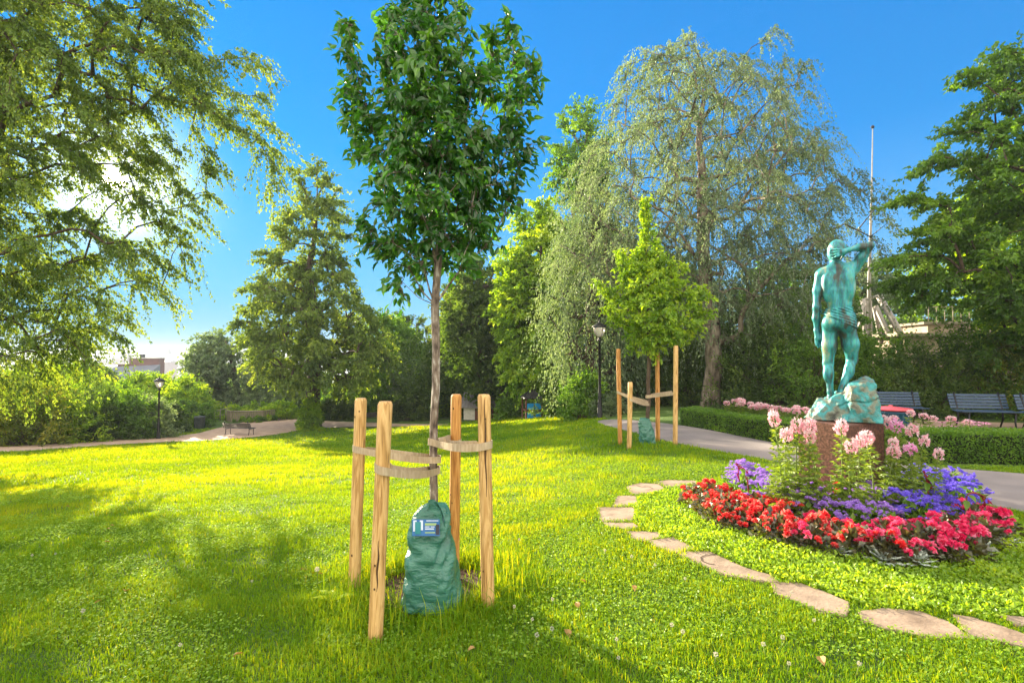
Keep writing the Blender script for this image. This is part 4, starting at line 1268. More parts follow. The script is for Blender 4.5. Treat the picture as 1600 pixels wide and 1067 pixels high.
loop_strap(smooth_path(px_path([(1056, 612, Y2 - .58), (1060, 612, Y2 - .64), (1057, 614, Y2 - .72), (1045, 616, Y2 - .5), (1025, 618, Y2 - .12), (1010, 620, Y2 - .06), (1008, 619, Y2 + .05), (1020, 617, Y2 + .05), (1050, 613, Y2 - .52)])), .07, 'beige strap from the second tree stem to its tallest right stake', group=G2)

m_bag = M('green_tarpaulin', [(.3, (.022, .11, .080)), (.5, (.035, .16, .12)), (.7, (.06, .21, .155))], scale=5, detail=5, rough=.36, bump=.8, bscale=7, stretch=(1, 1.4, 3.0), dist=.035, spec=.6)
m_label = M('label_blue', [(.3, (.015, .10, .32)), (.7, (.02, .16, .42))], scale=4, rough=.35, bump=0)
m_lab_w = M('label_white', [(.3, (.45, .58, .75)), (.7, (.6, .7, .85))], scale=6, rough=.4, bump=0)
m_lab_g = M('label_green', [(.3, (.25, .40, .15)), (.7, (.35, .5, .2))], scale=6, rough=.4, bump=0)
m_lab_t = M('label_teal', [(.3, (.01, .16, .20)), (.7, (.02, .24, .27))], scale=9, rough=.4, bump=0)
m_lab_d = M('label_dark', [(.3, (.01, .012, .03)), (.7, (.02, .025, .05))], scale=6, rough=.4, bump=0)
def bag(rows, Y, dep, label, group, seed, lab=True, strap=None):
    """rows: (py, left, right) outline from top to bottom; wrapped round the stem."""
    c0 = at((rows[-1][1] + rows[-1][2]) / 2, rows[-1][0], Y)
    o = empty('watering_bag', (c0.x, c0.y + dep / 2, tz(c0.x, c0.y)))
    tag(o, label, 'watering bag', group)
    org = o.location
    rg = np.random.default_rng(seed)
    n = 72; m = 46
    ys = np.linspace(rows[0][0], rows[-1][0], m)
    rp = np.array(rows, float)
    Lx = np.interp(ys, rp[:, 0], rp[:, 1]); Rx = np.interp(ys, rp[:, 0], rp[:, 2])
    rings = []
    ph = rg.uniform(0, 6, 8)
    for i in range(m):
        t = i / (m - 1)
        a = at(Lx[i], ys[i], Y); b = at(Rx[i], ys[i], Y)
        cx, z = (a.x + b.x) / 2, a.z
        hw = (b.x - a.x) / 2; hd = dep / 2 * (.25 + .75 * min(1, t * 1.6) ** .7)
        ring = []
        for k in range(n):
            w = 2 * math.pi * k / n
            cc, ss = math.cos(w), math.sin(w)
            e = .72
            x = math.copysign(abs(cc) ** e, cc); y = math.copysign(abs(ss) ** e, ss)
            wr = .010 * float(lattice(np.array([x * 1.0 + 3 + t]), np.array([t * 3.4 + y * .5 + 1]), .30, seed)[0] - .5) * 2 + .006 * float(lattice(np.array([x * 2.2 + 5]), np.array([t * 8 + x + y * 1.5 + 2]), .5, seed + 1)[0] - .5) * 2 - .016 * max(0, .22 - abs(float(lattice(np.array([x * 1.3 + 7 + t * 1.5]), np.array([t * 5.5 + x * 1.2 + y + 4]), .6, seed + 2)[0] - .5))) / .22 + .004 * math.sin(7 * w + ph[4] + 5 * t) * t
            fr = 1 + wr / max(hw, .05) * 1.3
            ring.append((cx - org.x + x * hw * fr, c0.y + dep / 2 - org.y + y * hd * fr, z - org.z - .012 * math.cos(w + 1) * (t < .05)))
        rings.append(ring)
    body = MB().loft(rings, True).build('bag_body', m_bag, o)
    return o, org
BY = 3.16
RB = [(799, 664, 692), (804, 652, 695), (811, 642, 697), (822, 636, 699), (840, 632, 702), (860, 631, 704), (885, 627, 709), (912, 624, 713), (940, 622, 717), (962, 619, 720)]
bo, borg = bag(RB, BY + .10, .30, 'crumpled dark green watering bag with blue printed label at the near stem', 'watering bags at the young trees', 3)
# carrying loop and the printed label on the bag front
lp = smooth_path([p - borg for p in px_path([(690, 812, BY + .06), (686, 800, BY + .07), (672, 791, BY + .09), (668, 788, BY + .13), (678, 786, BY + .17), (684, 792, BY + .17), (692, 806, BY + .12), (695, 818, BY + .08)])])
MB().ribbon(lp, .055, .004).build('handle', m_bag, bo)
def bag_front(px, py, off):
    rp = np.array(RB, float)
    l = np.interp(py, rp[:, 0], rp[:, 1]); r = np.interp(py, rp[:, 0], rp[:, 2])
    t = (py - RB[0][0]) / (RB[-1][0] - RB[0][0])
    hd = .15 * (.25 + .75 * min(1, t * 1.6) ** .7)
    c = (px - (l + r) / 2) / ((r - l) / 2)
    Yf = BY + .10 + .15 - hd * max(.0, 1 - abs(c) ** 2.6) ** .38 - off
    return at(px, py, Yf) - borg
def patch(x0, x1, y0, y1, off, mat, name, parent, nx_=12, ny_=8, skew=0):
    mb = MB(); vs = []
    for j in range(ny_ + 1):
        for i in range(nx_ + 1):
            vs.append(bag_front(x0 + (x1 - x0) * i / nx_ + skew * j / ny_, y0 + (y1 - y0) * j / ny_, off))
    fs = [(j * (nx_ + 1) + i, (j + 1) * (nx_ + 1) + i, (j + 1) * (nx_ + 1) + i + 1, j * (nx_ + 1) + i + 1) for j in range(ny_) for i in range(nx_)]
    mb.add(vs, fs, True)
    return mb.build(name, mat, parent)
lb = patch(644, 687, 811, 837, .024, m_label, 'printed_label', bo)
patch(645.5, 651, 812.5, 830, .0265, m_lab_w, 'label_print', lb, 3, 5); patch(656, 661, 812.5, 828, .0265, m_lab_w, 'label_print', lb, 3, 5)
patch(648.5, 657.5, 815, 834, .028, m_lab_t, 'label_print', lb, 4, 5)
patch(664, 671, 822, 823.4, .027, m_lab_w, 'label_print', lb, 4, 2); patch(673, 679, 822, 823.4, .027, m_lab_w, 'label_print', lb, 4, 2)
patch(664, 682, 817, 820.5, .027, m_lab_g, 'label_print', lb, 6, 2); patch(664, 678, 825, 827, .027, m_lab_w, 'label_print', lb, 6, 2)
patch(664, 680, 831, 832.6, .027, m_lab_g, 'label_print', lb, 6, 2); patch(681, 686.4, 819, 835, .0275, m_lab_d, 'label_print', lb, 3, 4)
patch(666, 685, 812.5, 814, .027, m_lab_w, 'label_print', lb, 6, 2)
RB2 = [(655, 1003, 1018), (660, 1001, 1020), (668, 1001, 1023), (680, 1002, 1025), (692, 1003, 1027), (702, 1002, 1028)]
bo2, _ = bag(RB2, Y2 - .22, .34, 'small-looking slumped green watering bag at the second staked tree', 'watering bags at the young trees', 9)
# ------------------------------------------------------------------ hedges
def hedge(label, front, back, h, seed, dens=900):
    """front/back: matching world points along the foot of each side."""
    rg = np.random.default_rng(seed)
    F_ = [Vector(p[:2]) for p in front]; B_2 = [Vector(p[:2]) for p in back]
    root = empty('clipped_hedge', (F_[0].x, F_[0].y, tz(F_[0].x, F_[0].y)))
    tag(root, label, 'hedge', 'clipped box hedges')
    org = Vector(root.location)
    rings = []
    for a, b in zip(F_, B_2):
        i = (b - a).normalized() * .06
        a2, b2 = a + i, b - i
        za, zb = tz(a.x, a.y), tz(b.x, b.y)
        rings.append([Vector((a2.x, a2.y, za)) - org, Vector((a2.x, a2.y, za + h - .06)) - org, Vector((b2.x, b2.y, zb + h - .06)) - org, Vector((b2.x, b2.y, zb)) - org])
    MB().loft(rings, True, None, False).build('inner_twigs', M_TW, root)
    P, Nn = [], []
    def quad_pts(a, b, c, d, nrm):
        ar = ((b - a).cross(d - a)).length
        n = int(ar * dens)
        s, t = rg.random(n)[:, None], rg.random(n)[:, None]
        A_, B3, C3, D3 = [np.array(tuple(q)) for q in (a, b, c, d)]
        P.append((A_ * (1 - s) + B3 * s) * (1 - t) + (D3 * (1 - s) + C3 * s) * t); Nn.append(np.tile(np.array(tuple(nrm)), (n, 1)))
    up = Vector((0, 0, 1))
    for k in range(len(F_) - 1):
        f0, f1 = [Vector((p.x, p.y, tz(p.x, p.y))) for p in F_[k:k + 2]]; b0, b1 = [Vector((p.x, p.y, tz(p.x, p.y))) for p in B_2[k:k + 2]]
        nf = (f0 - b0).normalized()
        quad_pts(f0, f1, f1 + up * h, f0 + up * h, nf); quad_pts(b0, b1, b1 + up * h, b0 + up * h, -nf)
        quad_pts(f0 + up * h, f1 + up * h, b1 + up * h, b0 + up * h, up)
    for (a, b, s_) in ((F_[0], B_2[0], -1), (F_[-1], B_2[-1], 1)):
        a3 = Vector((a.x, a.y, tz(a.x, a.y))); b3 = Vector((b.x, b.y, tz(b.x, b.y)))
        nn = (F_[1] - F_[0]).normalized() * s_
        quad_pts(a3, b3, b3 + up * h, a3 + up * h, Vector((nn.x, nn.y, 0)))
    P = np.concatenate(P); Nn = np.concatenate(Nn)
    P = P + Nn * rg.normal(-.022, .018, len(P))[:, None] + rand_unit(rg, len(P)) * .012
    A = rand_unit(rg, len(P)) * .9 + Nn * .7 + np.array([0, 0, .5])
    Lf = rg.uniform(.028, .05, len(P))
    lat = lattice(P[:, 0] * 1.0 + P[:, 2] * .5, P[:, 1] + P[:, 2], .12, 4)
    V, F, T = leaf_quads(P, A, Nn + rand_unit(rg, len(P)) * .8, Lf, Lf * .6, np.clip(.2 + .5 * lat + rg.normal(0, .13, len(P)), 0, 1))
    mesh_np('foliage', V - np.array(tuple(org)), F, LM['green'], root, tint=T)
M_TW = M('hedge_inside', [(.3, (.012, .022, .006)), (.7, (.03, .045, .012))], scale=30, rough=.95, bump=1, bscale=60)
fr = [G(1063, 664), G(1110, 673), G(1160, 683), G(1210, 692), G(1262, 701)]
bk = [p + Vector((.62, .55, 0)) for p in fr]
hedge('long clipped hedge left of the statue along the path', fr, bk, .46, 1, 1900)
fr = [G(1398, 722), G(1440, 724), G(1520, 725), G(1600, 727), G(1760, 733)]
bk = [p + Vector((.25, .75, 0)) for p in fr]
hedge('clipped hedge right of the statue, running out of the picture', fr, bk, .50, 2, 2400)
fr = [G(1063, 664), G(1064, 660), G(1062, 656)]
# ------------------------------------------------------------------ flowers
def small_ball(n_, r, rg, size):
    v = rand_unit(rg, n_)
    return v * r, v
def part_np(name, V, F, mat, tint, parent):
    return mesh_np(name, V, F, mat, parent, tint=tint)
def flat_mat(name, a, b, c, trans=.35, tcol=(1.2, 1.0, 1.0), gloss=.03):
    return leaf_mat(name, a, b, c, trans=trans, tcol=tcol, gloss=gloss)
F_red = flat_mat('petal_red', (.40, .008, .015), (.66, .03, .04), (.86, .30, .24))
F_ora = flat_mat('petal_orange_red', (.50, .012, .015), (.74, .04, .04), (.86, .30, .20))
F_cri = flat_mat('petal_crimson', (.42, .006, .07), (.68, .03, .14), (.86, .26, .38))
F_pnk = flat_mat('petal_pink', (.70, .22, .34), (.86, .48, .52), (.92, .78, .72))
F_pur = flat_mat('petal_purple', (.20, .10, .50), (.36, .22, .72), (.52, .38, .82))
F_blu = flat_mat('petal_violet_blue', (.09, .06, .50), (.17, .12, .72), (.28, .22, .80))
F_wht = flat_mat('petal_white', (.32, .32, .26), (.42, .42, .34), (.5, .5, .42))
F_drk = flat_mat('amaranth_red', (.12, .004, .02), (.26, .008, .03), (.42, .02, .05))
L_beg = leaf_mat('begonia_leaf', (.03, .035, .012), (.07, .06, .02), (.10, .15, .05), tcol=(1.4, 1.2, .5), gloss=.12)
L_sil = leaf_mat('silver_leaf', (.22, .27, .24), (.36, .42, .37), (.50, .55, .48), trans=.2, tcol=(1, 1, 1))
L_cle = leaf_mat('cleome_leaf', (.07, .13, .02), (.15, .23, .035), (.26, .33, .06), tcol=(1.5, 1.35, .4))
M_stem = M('green_stem', [(.3, (.10, .16, .03)), (.7, (.2, .26, .06))], scale=8, bump=0)
M_rstem = M('red_stem', [(.3, (.18, .02, .03)), (.7, (.3, .05, .05))], scale=8, bump=0)

def mound(rg, n, R_, H_, leaf, lw=.7):
    v = rand_unit(rg, n); v[:, 2] = np.abs(v[:, 2])
    P = v * np.array([R_, R_, H_]) * (rg.random(n) ** .4)[:, None]
    A = v + rand_unit(rg, n) * .7
    Lf = leaf * rg.uniform(.7, 1.3, n)
    return leaf_quads(P, A, rand_unit(rg, n) * .7 + np.array([0, 0, 1]) + v, Lf, Lf * lw, np.clip(rg.normal(.5, .22, n), 0, 1), .15)
def blossom_mesh(rg, r, mat, n=16, name='blossom'):
    v = rand_unit(rg, n); v[:, 2] = np.abs(v[:, 2]) * .8 + .1; v = unit(v)
    P = v * r * .15
    A = v; Nn = rand_unit(rg, n) + np.array([0, 0, .5])
    Lf = r * rg.uniform(.8, 1.1, n)
    V, F, T = leaf_quads(P, A, Nn, Lf, Lf * 1.1, np.clip(rg.normal(.5, .25, n), 0, 1), .3)
    o = mesh_np(name, V, F, mat, None, tint=T)
    return o
def proto_begonia(seed, pet, nb):
    rg = np.random.default_rng(seed)
    root = empty('begonia_plant')
    V, F, T = mound(rg, 150, .125, .19, .05, .8)
    mesh_np('foliage', V, F, L_beg, root, tint=T)
    base = None
    for i in range(nb):
        a = rg.random() * 6.28; rr_ = rg.random() ** .6
        p = (math.cos(a) * .125 * rr_, math.sin(a) * .125 * rr_, .205 * math.sqrt(1 - (rr_ * .9) ** 2) + .005)
        if base is None:
            base = blossom_mesh(rg, .036, pet, 18); b = base
            b.parent = root
        else:
            b = base.copy(); COL.objects.link(b); b.parent = root
        b.location = p; b.rotation_euler = (rg.normal() * .5, rg.normal() * .5, rg.random() * 6)
        s_ = rg.uniform(.7, 1.15); b.scale = (s_, s_, s_)
    return root
def proto_ageratum(seed, pet):
    rg = np.random.default_rng(seed)
    root = empty('ageratum_plant')
    V, F, T = mound(rg, 110, .12, .20, .05, .6)
    mesh_np('foliage', V, F, LM['green'], root, tint=T)
    base = None
    for i in range(9):
        a = rg.random() * 6.28; rr_ = rg.random() ** .6
        p = (math.cos(a) * .12 * rr_, math.sin(a) * .12 * rr_, .235 * math.sqrt(1 - (rr_ * .8) ** 2) + rg.normal() * .012)
        if base is None:
            vv, ff, tt = [], [], []; k = 0
            for c in range(9):
                cc = np.array([rg.normal() * .017, rg.normal() * .017, rg.normal() * .004])
                n = 26; v = rand_unit(rg, n); v[:, 2] = np.abs(v[:, 2])
                V, F, T = leaf_quads(cc + v * .002, v, rand_unit(rg, n), np.full(n, .013), np.full(n, .0045), np.clip(rg.normal(.5, .25, n), 0, 1), 0)
                vv.append(V); ff.append(F + k); tt.append(T); k += len(V)
            b = base = mesh_np('flower_head', np.concatenate(vv), np.concatenate(ff), pet, root, tint=np.concatenate(tt))
        else:
            b = base.copy(); COL.objects.link(b); b.parent = root
        b.location = p; b.rotation_euler = (rg.normal() * .3, rg.normal() * .3, rg.random() * 6)
    return root
def proto_silver(seed):
    rg = np.random.default_rng(seed)
    root = empty('dusty_miller')
    vv, ff, tt = [], [], []; k = 0
    for i in range(16):
        v = rand_unit(rg, 1)[0]; v[2] = abs(v[2]) * .8 + .35; v /= np.linalg.norm(v)
        Lh = rg.uniform(.09, .15)
        for j in range(9):
            t = .3 + .7 * j / 8
            c = v * Lh * t - np.array([0, 0, .03]) * t * t
            sd_ = np.cross(v, [0, 0, 1.0]); sd_ /= np.linalg.norm(sd_) + 1e-9
            for s_ in (-1, 1):
                V, F, T = leaf_quads(c[None], (v * .6 + sd_ * s_)[None], np.array([[0, 0, 1.0]]), np.array([.032]), np.array([.013]), np.array([np.clip(rg.normal(.5, .25), 0, 1)]), .1)
                vv.append(V); ff.append(F + k); tt.append(T); k += 4
    mesh_np('leaves', np.concatenate(vv), np.concatenate(ff), L_sil, root, tint=np.concatenate(tt))
    return root
def proto_cleome(seed, H=.75, nleaf=38, pet=None, det=1.0):
    rg = np.random.default_rng(seed)
    root = empty('cleome_plant')
    bendv = rg.normal(size=2) * .04
    def sp(t): return np.array([bendv[0] * t * t, bendv[1] * t * t, H * t])
    MB().tube([sp(t) for t in np.linspace(0, 1, 9)], [.009 - .004 * t for t in np.linspace(0, 1, 9)], 6).build('stem', M_stem, root)
    vv, ff, tt = [], [], []; k = 0
    for i in range(nleaf):
        t = .12 + .75 * (i / nleaf); a = i * 2.4 + rg.normal() * .3
        el = .25 + .5 * t
        d = np.array([math.cos(a) * math.cos(el), math.sin(a) * math.cos(el), math.sin(el)])
        pl = (.11 - .085 * t) * rg.uniform(.8, 1.2)
        c = sp(t) + d * pl
        nl = 6
        n0 = np.cross(d, np.cross([0, 0, 1.0], d)); n0 /= np.linalg.norm(n0); s0 = np.cross(d, n0)
        ang = np.linspace(-1.5, 1.5, nl)
        A = d[None] * np.cos(ang)[:, None] + s0[None] * np.sin(ang)[:, None] - np.array([0, 0, .3])
        Lf = (.115 - .055 * t) * np.cos(ang * .55) * rg.uniform(.85, 1.15, nl)
        V, F, T = leaf_quads(np.tile(c, (nl, 1)), A, np.tile(n0, (nl, 1)) + rand_unit(rg, nl) * .3, Lf, Lf * .34, np.clip(rg.normal(.5, .2, nl), 0, 1), .15)
        vv.append(V); ff.append(F + k); tt.append(T); k += len(V)
        # thin stalk
        V, F, T = leaf_quads(sp(t)[None], d[None], n0[None], np.array([pl]), np.array([.004]), np.array([.6]), 0)
        vv.append(V); ff.append(F + k); tt.append(T); k += len(V)
    # long thin seed stalks under the flower head
    for i in range(22):
        a = rg.random() * 6.28; t = rg.uniform(.72, .93); el = rg.uniform(.0, .5)
        d = np.array([math.cos(a) * math.cos(el), math.sin(a) * math.cos(el), math.sin(el)])
        V, F, T = leaf_quads(sp(t)[None], d[None], rand_unit(rg, 1), np.array([rg.uniform(.07, .12)]), np.array([.003]), np.array([.7]), 0)
        vv.append(V); ff.append(F + k); tt.append(T); k += len(V)
    mesh_np('leaves', np.concatenate(vv), np.concatenate(ff), L_cle, root, tint=np.concatenate(tt))
    vv, ff, tt = [], [], []; k = 0
    top = sp(1)
    for i in range(52):
        v = rand_unit(rg, 1)[0]; v[2] = v[2] * .6 + .2; v /= np.linalg.norm(v)
        c = top + np.array([0, 0, -.02]) + v * np.array([.055, .055, .05]) * rg.uniform(.7, 1.15)
        s0 = np.cross(v, rand_unit(rg, 1)[0]); s0 /= np.linalg.norm(s0)
        A = v[None] * .8 + s0[None] * np.linspace(-.8, .8, 4)[:, None] + rand_unit(rg, 4) * .15 + np.array([0, 0, .25])
        V, F, T = leaf_quads(np.tile(c, (4, 1)), A, rand_unit(rg, 4), rg.uniform(.024, .034, 4), rg.uniform(.015, .021, 4), np.clip(rg.normal(.62 if v[2] > .3 else .4, .25, 4), 0, 1), .2)
        vv.append(V); ff.append(F + k); tt.append(T); k += len(V)
    mesh_np('flower_head', np.concatenate(vv), np.concatenate(ff), pet or F_pnk, root, tint=np.concatenate(tt))
    vv, ff, tt = [], [], []; k = 0
    n = 36
    v = rand_unit(rg, n); v[:, 2] = np.abs(v[:, 2]) * .6; v = unit(v)
    V, F, T = leaf_quads(top + v * .05, v, rand_unit(rg, n), rg.uniform(.02, .04, n), np.full(n, .002), np.full(n, .5), 0)
    mesh_np('stamens', V, F, F_pnk, root, tint=T)
    return root
def place(proto, used, loc, s=1.0, rz=0.0, label=None, cat=None, group=None, tilt=(0, 0), sz=None):
    o = proto if not used[0] else copy_tree(proto)
    used[0] = True
    o.location = loc; o.rotation_euler = (tilt[0], tilt[1], rz); o.scale = (s, s, sz or s)
    tag(o, label, cat, group)
    return o

rf = random.Random(77)
def scatter(poly_px, n, mind):
    P = [G(*p) for p in poly_px]
    x0, x1 = min(p.x for p in P), max(p.x for p in P); y0, y1 = min(p.y for p in P), max(p.y for p in P)
    out = []
    tries = 0
    while len(out) < n and tries < 20000:
        tries += 1
        x, y = rf.uniform(x0, x1), rf.uniform(y0, y1)
        if not in_poly(np.array([x]), np.array([y]), P)[0]: continue
        if all((x - a) ** 2 + (y - b) ** 2 > mind ** 2 for a, b in out): out.append((x, y))
    return out
red_zone = [(1080, 790), (1105, 818), (1180, 843), (1260, 863), (1340, 873), (1420, 886), (1490, 886), (1555, 858), (1572, 830), (1520, 818), (1440, 846), (1340, 850), (1250, 834), (1175, 806), (1115, 780)]
pur_zone = [(1125, 776), (1180, 802), (1250, 829), (1340, 845), (1440, 840), (1525, 812), (1510, 775), (1430, 765), (1405, 795), (1320, 808), (1225, 796), (1165, 762)]
COLS = [(1130, 'at the far left tip of the bed'), (1180, 'left of the lilac ageratums'), (1225, 'below the leftmost cleomes'), (1265, 'left of the pedestal'), (1300, 'below the left face of the pedestal'),
        (1335, 'below the pedestal front corner'), (1375, 'below the right face of the pedestal'), (1415, 'just right of the pedestal'), (1460, 'left of the arching amaranth leaves'), (1505, 'before the violet-blue mass'), (1545, 'near the hanging amaranth'), (9999, 'at the right tip of the bed')]
def where(x, y, zone):
    px = 800 + 800 * x / y
    col = next(t for m_, t in COLS if px < m_)
    same = sorted(b for a, b in zone if next(t for m_, t in COLS if 800 + 800 * a / b < m_) == col)
    r_ = same.index(y); n_ = len(same)
    row = 'frontmost' if r_ == 0 else ('rearmost' if r_ == n_ - 1 else ['second row', 'third row', 'fourth row', 'fifth row', 'sixth row', 'seventh row', 'eighth row', 'ninth row', 'tenth row', 'eleventh row', 'twelfth row', 'thirteenth row', 'fourteenth row'][min(r_ - 1, 12)])
    return row + ', ' + col
protos = {}
for nm, pet in (('ora', F_ora), ('red', F_red), ('cri', F_cri)):
    protos[nm] = [(proto_begonia(200 + i + len(nm) * 7 + ord(nm[0]), pet, 6 + i), [False]) for i in range(3)]
begs = scatter(red_zone, 110, .115)
for (x, y) in begs:
    pxx = 800 + 800 * x / y
    r_ = rf.random()
    f_ = (pxx - 1080) / 490
    kind = 'ora' if r_ > f_ * 1.7 + .35 else ('cri' if f_ > .5 + .6 * (rf.random() - .5) else 'red')
    pr, us = rf.choice(protos[kind])
    wh = where(x, y, begs)
    lab, grp = {'ora': ('orange-red begonia, ' + wh, 'orange-red begonias'), 'red': ('bright red begonia, ' + wh, 'bright red begonias'),
           'cri': ('crimson-pink begonia, ' + wh, 'crimson-pink begonias')}[kind]
    place(pr, us, (x, y, tz(x, y)), rf.uniform(.75, 1.3), rf.random() * 6.28, lab, 'flower', grp)
pa = [(proto_ageratum(300 + i, F_pur), [False]) for i in range(3)]
pb = [(proto_ageratum(310 + i, F_blu), [False]) for i in range(3)]
pur = scatter(pur_zone, 84, .105)
for (x, y) in pur:
    pxx = 800 + 800 * x / y
    blue = pxx > 1385
    pr, us = rf.choice(pb if blue else pa)
    place(pr, us, (x, y, tz(x, y)), rf.uniform(1.1, 1.55), rf.random() * 6.28,
          ('violet-blue ageratum, ' if blue else 'lilac ageratum, ') + where(x, y, pur), 'flower', 'violet-blue ageratums' if blue else 'lilac ageratums')
ps = [(proto_silver(320 + i), [False]) for i in range(3)]
sil = scatter([(1290, 872), (1400, 890), (1500, 890), (1580, 862), (1585, 835), (1500, 850), (1400, 850), (1300, 845)], 20, .15)
sil += scatter([(1095, 815), (1250, 866), (1300, 860), (1200, 822), (1120, 790)], 10, .16)
for (x, y) in sil:
    right = x / y > .62
    pr, us = rf.choice(ps)
    place(pr, us, (x, y, tz(x, y) + .03), rf.uniform(.7, 1.0), rf.random() * 6.28, 'silvery dusty miller among those between the crimson begonias' if right else 'silvery dusty miller among those under the orange-red begonias', 'plant', 'silver-leaved plants on the right' if right else 'silver-leaved plants on the left')
# cleomes in front of and beside the pedestal: (head px, py, depth, label)
CL = [(1221, 652, 4.95, 'tall cleome at the far left of the pedestal, highest of its clump'), (1242, 662, 4.85, 'cleome second from the left, beside the pedestal corner'), (1224, 677, 4.7, 'lower cleome under the tallest left one'),
      (1262, 662, 4.75, 'cleome in front of the left edge of the pedestal'), (1277, 679, 4.6, 'lower cleome before the left face of the pedestal'), (1315, 664, 4.65, 'cleome right in front of the pedestal front corner'),
      (1323, 695, 4.5, 'short cleome low before the front corner of the pedestal'), (1338, 687, 4.6, 'short pink cleome just right of the front corner'), (1366, 681, 4.7, 'large-headed cleome before the right face of the pedestal'),
      (1381, 657, 5.6, 'cleome peeping out behind the right edge of the pedestal'), (1401, 663, 5.5, 'mauve cleome right of the pedestal, highest on that side'), (1420, 670, 5.4, 'pink cleome next to the mauve one'),
      (1397, 690, 4.9, 'small half-open cleome under the mauve one'), (1404, 705, 4.8, 'low cleome leaning out over the violet ageratums'), (1424, 700, 5.1, 'spreading mauve cleome low on the right'),
      (1446, 687, 5.2, 'small budding cleome on a slanting stalk'), (1456, 706, 5.1, 'rightmost cleome of the bed, pale and small')]
pc = [(proto_cleome(400 + i, .75, 44), [False]) for i in range(4)]
F_mau = flat_mat('petal_mauve', (.52, .14, .38), (.70, .32, .55), (.80, .55, .68))
pm = [(proto_cleome(410, .75, 40, F_mau), [False])]
for k, (px, py, Y, lab) in enumerate(CL):
    if Y < 5: Y = 4.92 + (Y - 4.5) * .6
    t = at(px, py, Y)
    b = Vector((t.x, t.y, tz(t.x, t.y)))
    lean = 0
    if k in (13, 15): b.x -= .22; lean = 1
    H = (t - b).length
    pr, us = (pm[0] if k in (10, 14) else pc[k % 4])
    small = .7 if k in (12, 15, 16) else 1.0
    s = .74 + .16 * rf.random()
    o = place(pr, us, b, s * small, rf.random() * 6.28, lab, 'flower', 'cleomes around the pedestal', sz=H / .75)
    if lean: o.rotation_euler = (0, math.atan2(t.x - b.x, H), 0)
# leafy fillers among the cleomes
for k, (px, py, Y) in enumerate(((1235, 770, 4.8), (1262, 775, 4.7), (1300, 790, 4.5), (1330, 790, 4.45), (1365, 785, 4.6), (1395, 770, 4.9), (1420, 765, 5.1), (1215, 765, 5.0), (1440, 760, 5.2))):
    b = at(px, py, max(Y, 4.95 + .03 * (k % 3))); b.z = tz(b.x, b.y)
    rg = np.random.default_rng(500 + k)
    root = empty('leafy_plant', b); tag(root, 'leafy yellow-green flowerless young cleome ' + ['at the left foot of the pedestal', 'second from left among the leafy ones', 'low before the left pedestal face', 'before the pedestal front corner', 'right of the pedestal front corner', 'before the right pedestal face', 'at the right foot of the pedestal', 'leftmost, by the path side', 'rightmost, under the mauve flowers'][k], 'plant', 'leafy plants under the cleomes')
    vv, ff, tt = [], [], []; kk2 = 0
    for i in range(95):
        a = rg.random() * 6.28; z_ = rg.random() * (.30 if k in (3, 4) else .42); rr_ = .13 * math.sqrt(rg.random()) * (1.2 - z_)
        n0 = np.array([rg.normal() * .4, rg.normal() * .4, 1]); c = np.array([math.cos(a) * rr_, math.sin(a) * rr_, .08 + z_])
        ang = rg.random() * 6.28 + np.linspace(-1.4, 1.4, 6)
        A = np.stack([np.cos(ang), np.sin(ang), np.full(6, -.25)], 1)
        Lf = .065 * np.cos(np.linspace(-.8, .8, 6)) * rg.uniform(.8, 1.2)
        V, F, T = leaf_quads(np.tile(c, (6, 1)), A, np.tile(n0, (6, 1)), Lf, Lf * .3, np.clip(rg.normal(.5, .2, 6), 0, 1), .15)
        vv.append(V); ff.append(F + kk2); tt.append(T); kk2 += len(V)
    mesh_np('leaves', np.concatenate(vv), np.concatenate(ff), L_cle, root, tint=np.concatenate(tt))
    MB().tube([(0, 0, -.02), (.005, 0, .25), (0, .01, .5)], [.008, .006, .003], 5).build('stem', M_stem, root)

# red plume, drooping amaranths
def tassel(pts, r, name, parent, seed, mat=None, n=220):
    rg = np.random.default_rng(seed)
    pts = np.array([tuple(p) for p in pts]); t = rg.random(n) * (len(pts) - 1)
    i = np.minimum(t.astype(int), len(pts) - 2); f_ = (t - i)[:, None]
    c = pts[i] * (1 - f_) + pts[i + 1] * f_
    v = rand_unit(rg, n)
    V, F, T = leaf_quads(c, v, rand_unit(rg, n), r * rg.uniform(.6, 1.3, n), r * .6 * np.ones(n), np.clip(rg.normal(.5, .25, n), 0, 1), .2)
    return mesh_np(name, V, F, mat or F_drk, parent, tint=T)
b = G(1308, 812)
root = empty('red_plume_plant', b); tag(root, 'upright bright red feathery plume standing among lilac ageratums', 'flower')
MB().tube([(0, 0, 0), (0, 0, .3)], .005, 5).build('stem', M_stem, root)
tassel([(0, 0, .12), (.004, 0, .28), (0, 0, .38)], .042, 'plume', root, 3, F_red, 260)
def amaranth(base, arcs, label, leaves=5):
    root = empty('amaranth_plant', base); tag(root, label, 'flower', 'drooping dark red amaranths')
    base = Vector(base)
    for k, arc in enumerate(arcs):
        pts = smooth_path([p - base for p in arc], 2)
        if k == 0:
            MB().tube([Vector((0, 0, 0))] + pts, [.007] * (len(pts)) + [.003], 5).build('stem', M_rstem, root)
        else:
            tassel(pts, .015, 'tassel', root, 40 + k, None, 130)
    rg = np.random.default_rng(8)
    P = [p - base for p in smooth_path(arcs[0], 1)][2:2 + leaves]
    n = len(P)
    V, F, T = leaf_fine(np.array([tuple(p) for p in P]), rand_unit(rg, n) + np.array([0, -.3, -.1]), np.tile([0, -.3, 1.0], (n, 1)), np.full(n, .11), np.full(n, .055), np.full(n, .6))
    mesh_np('leaves', V, F, LM['green'], root, tint=T)
Ya = 4.75
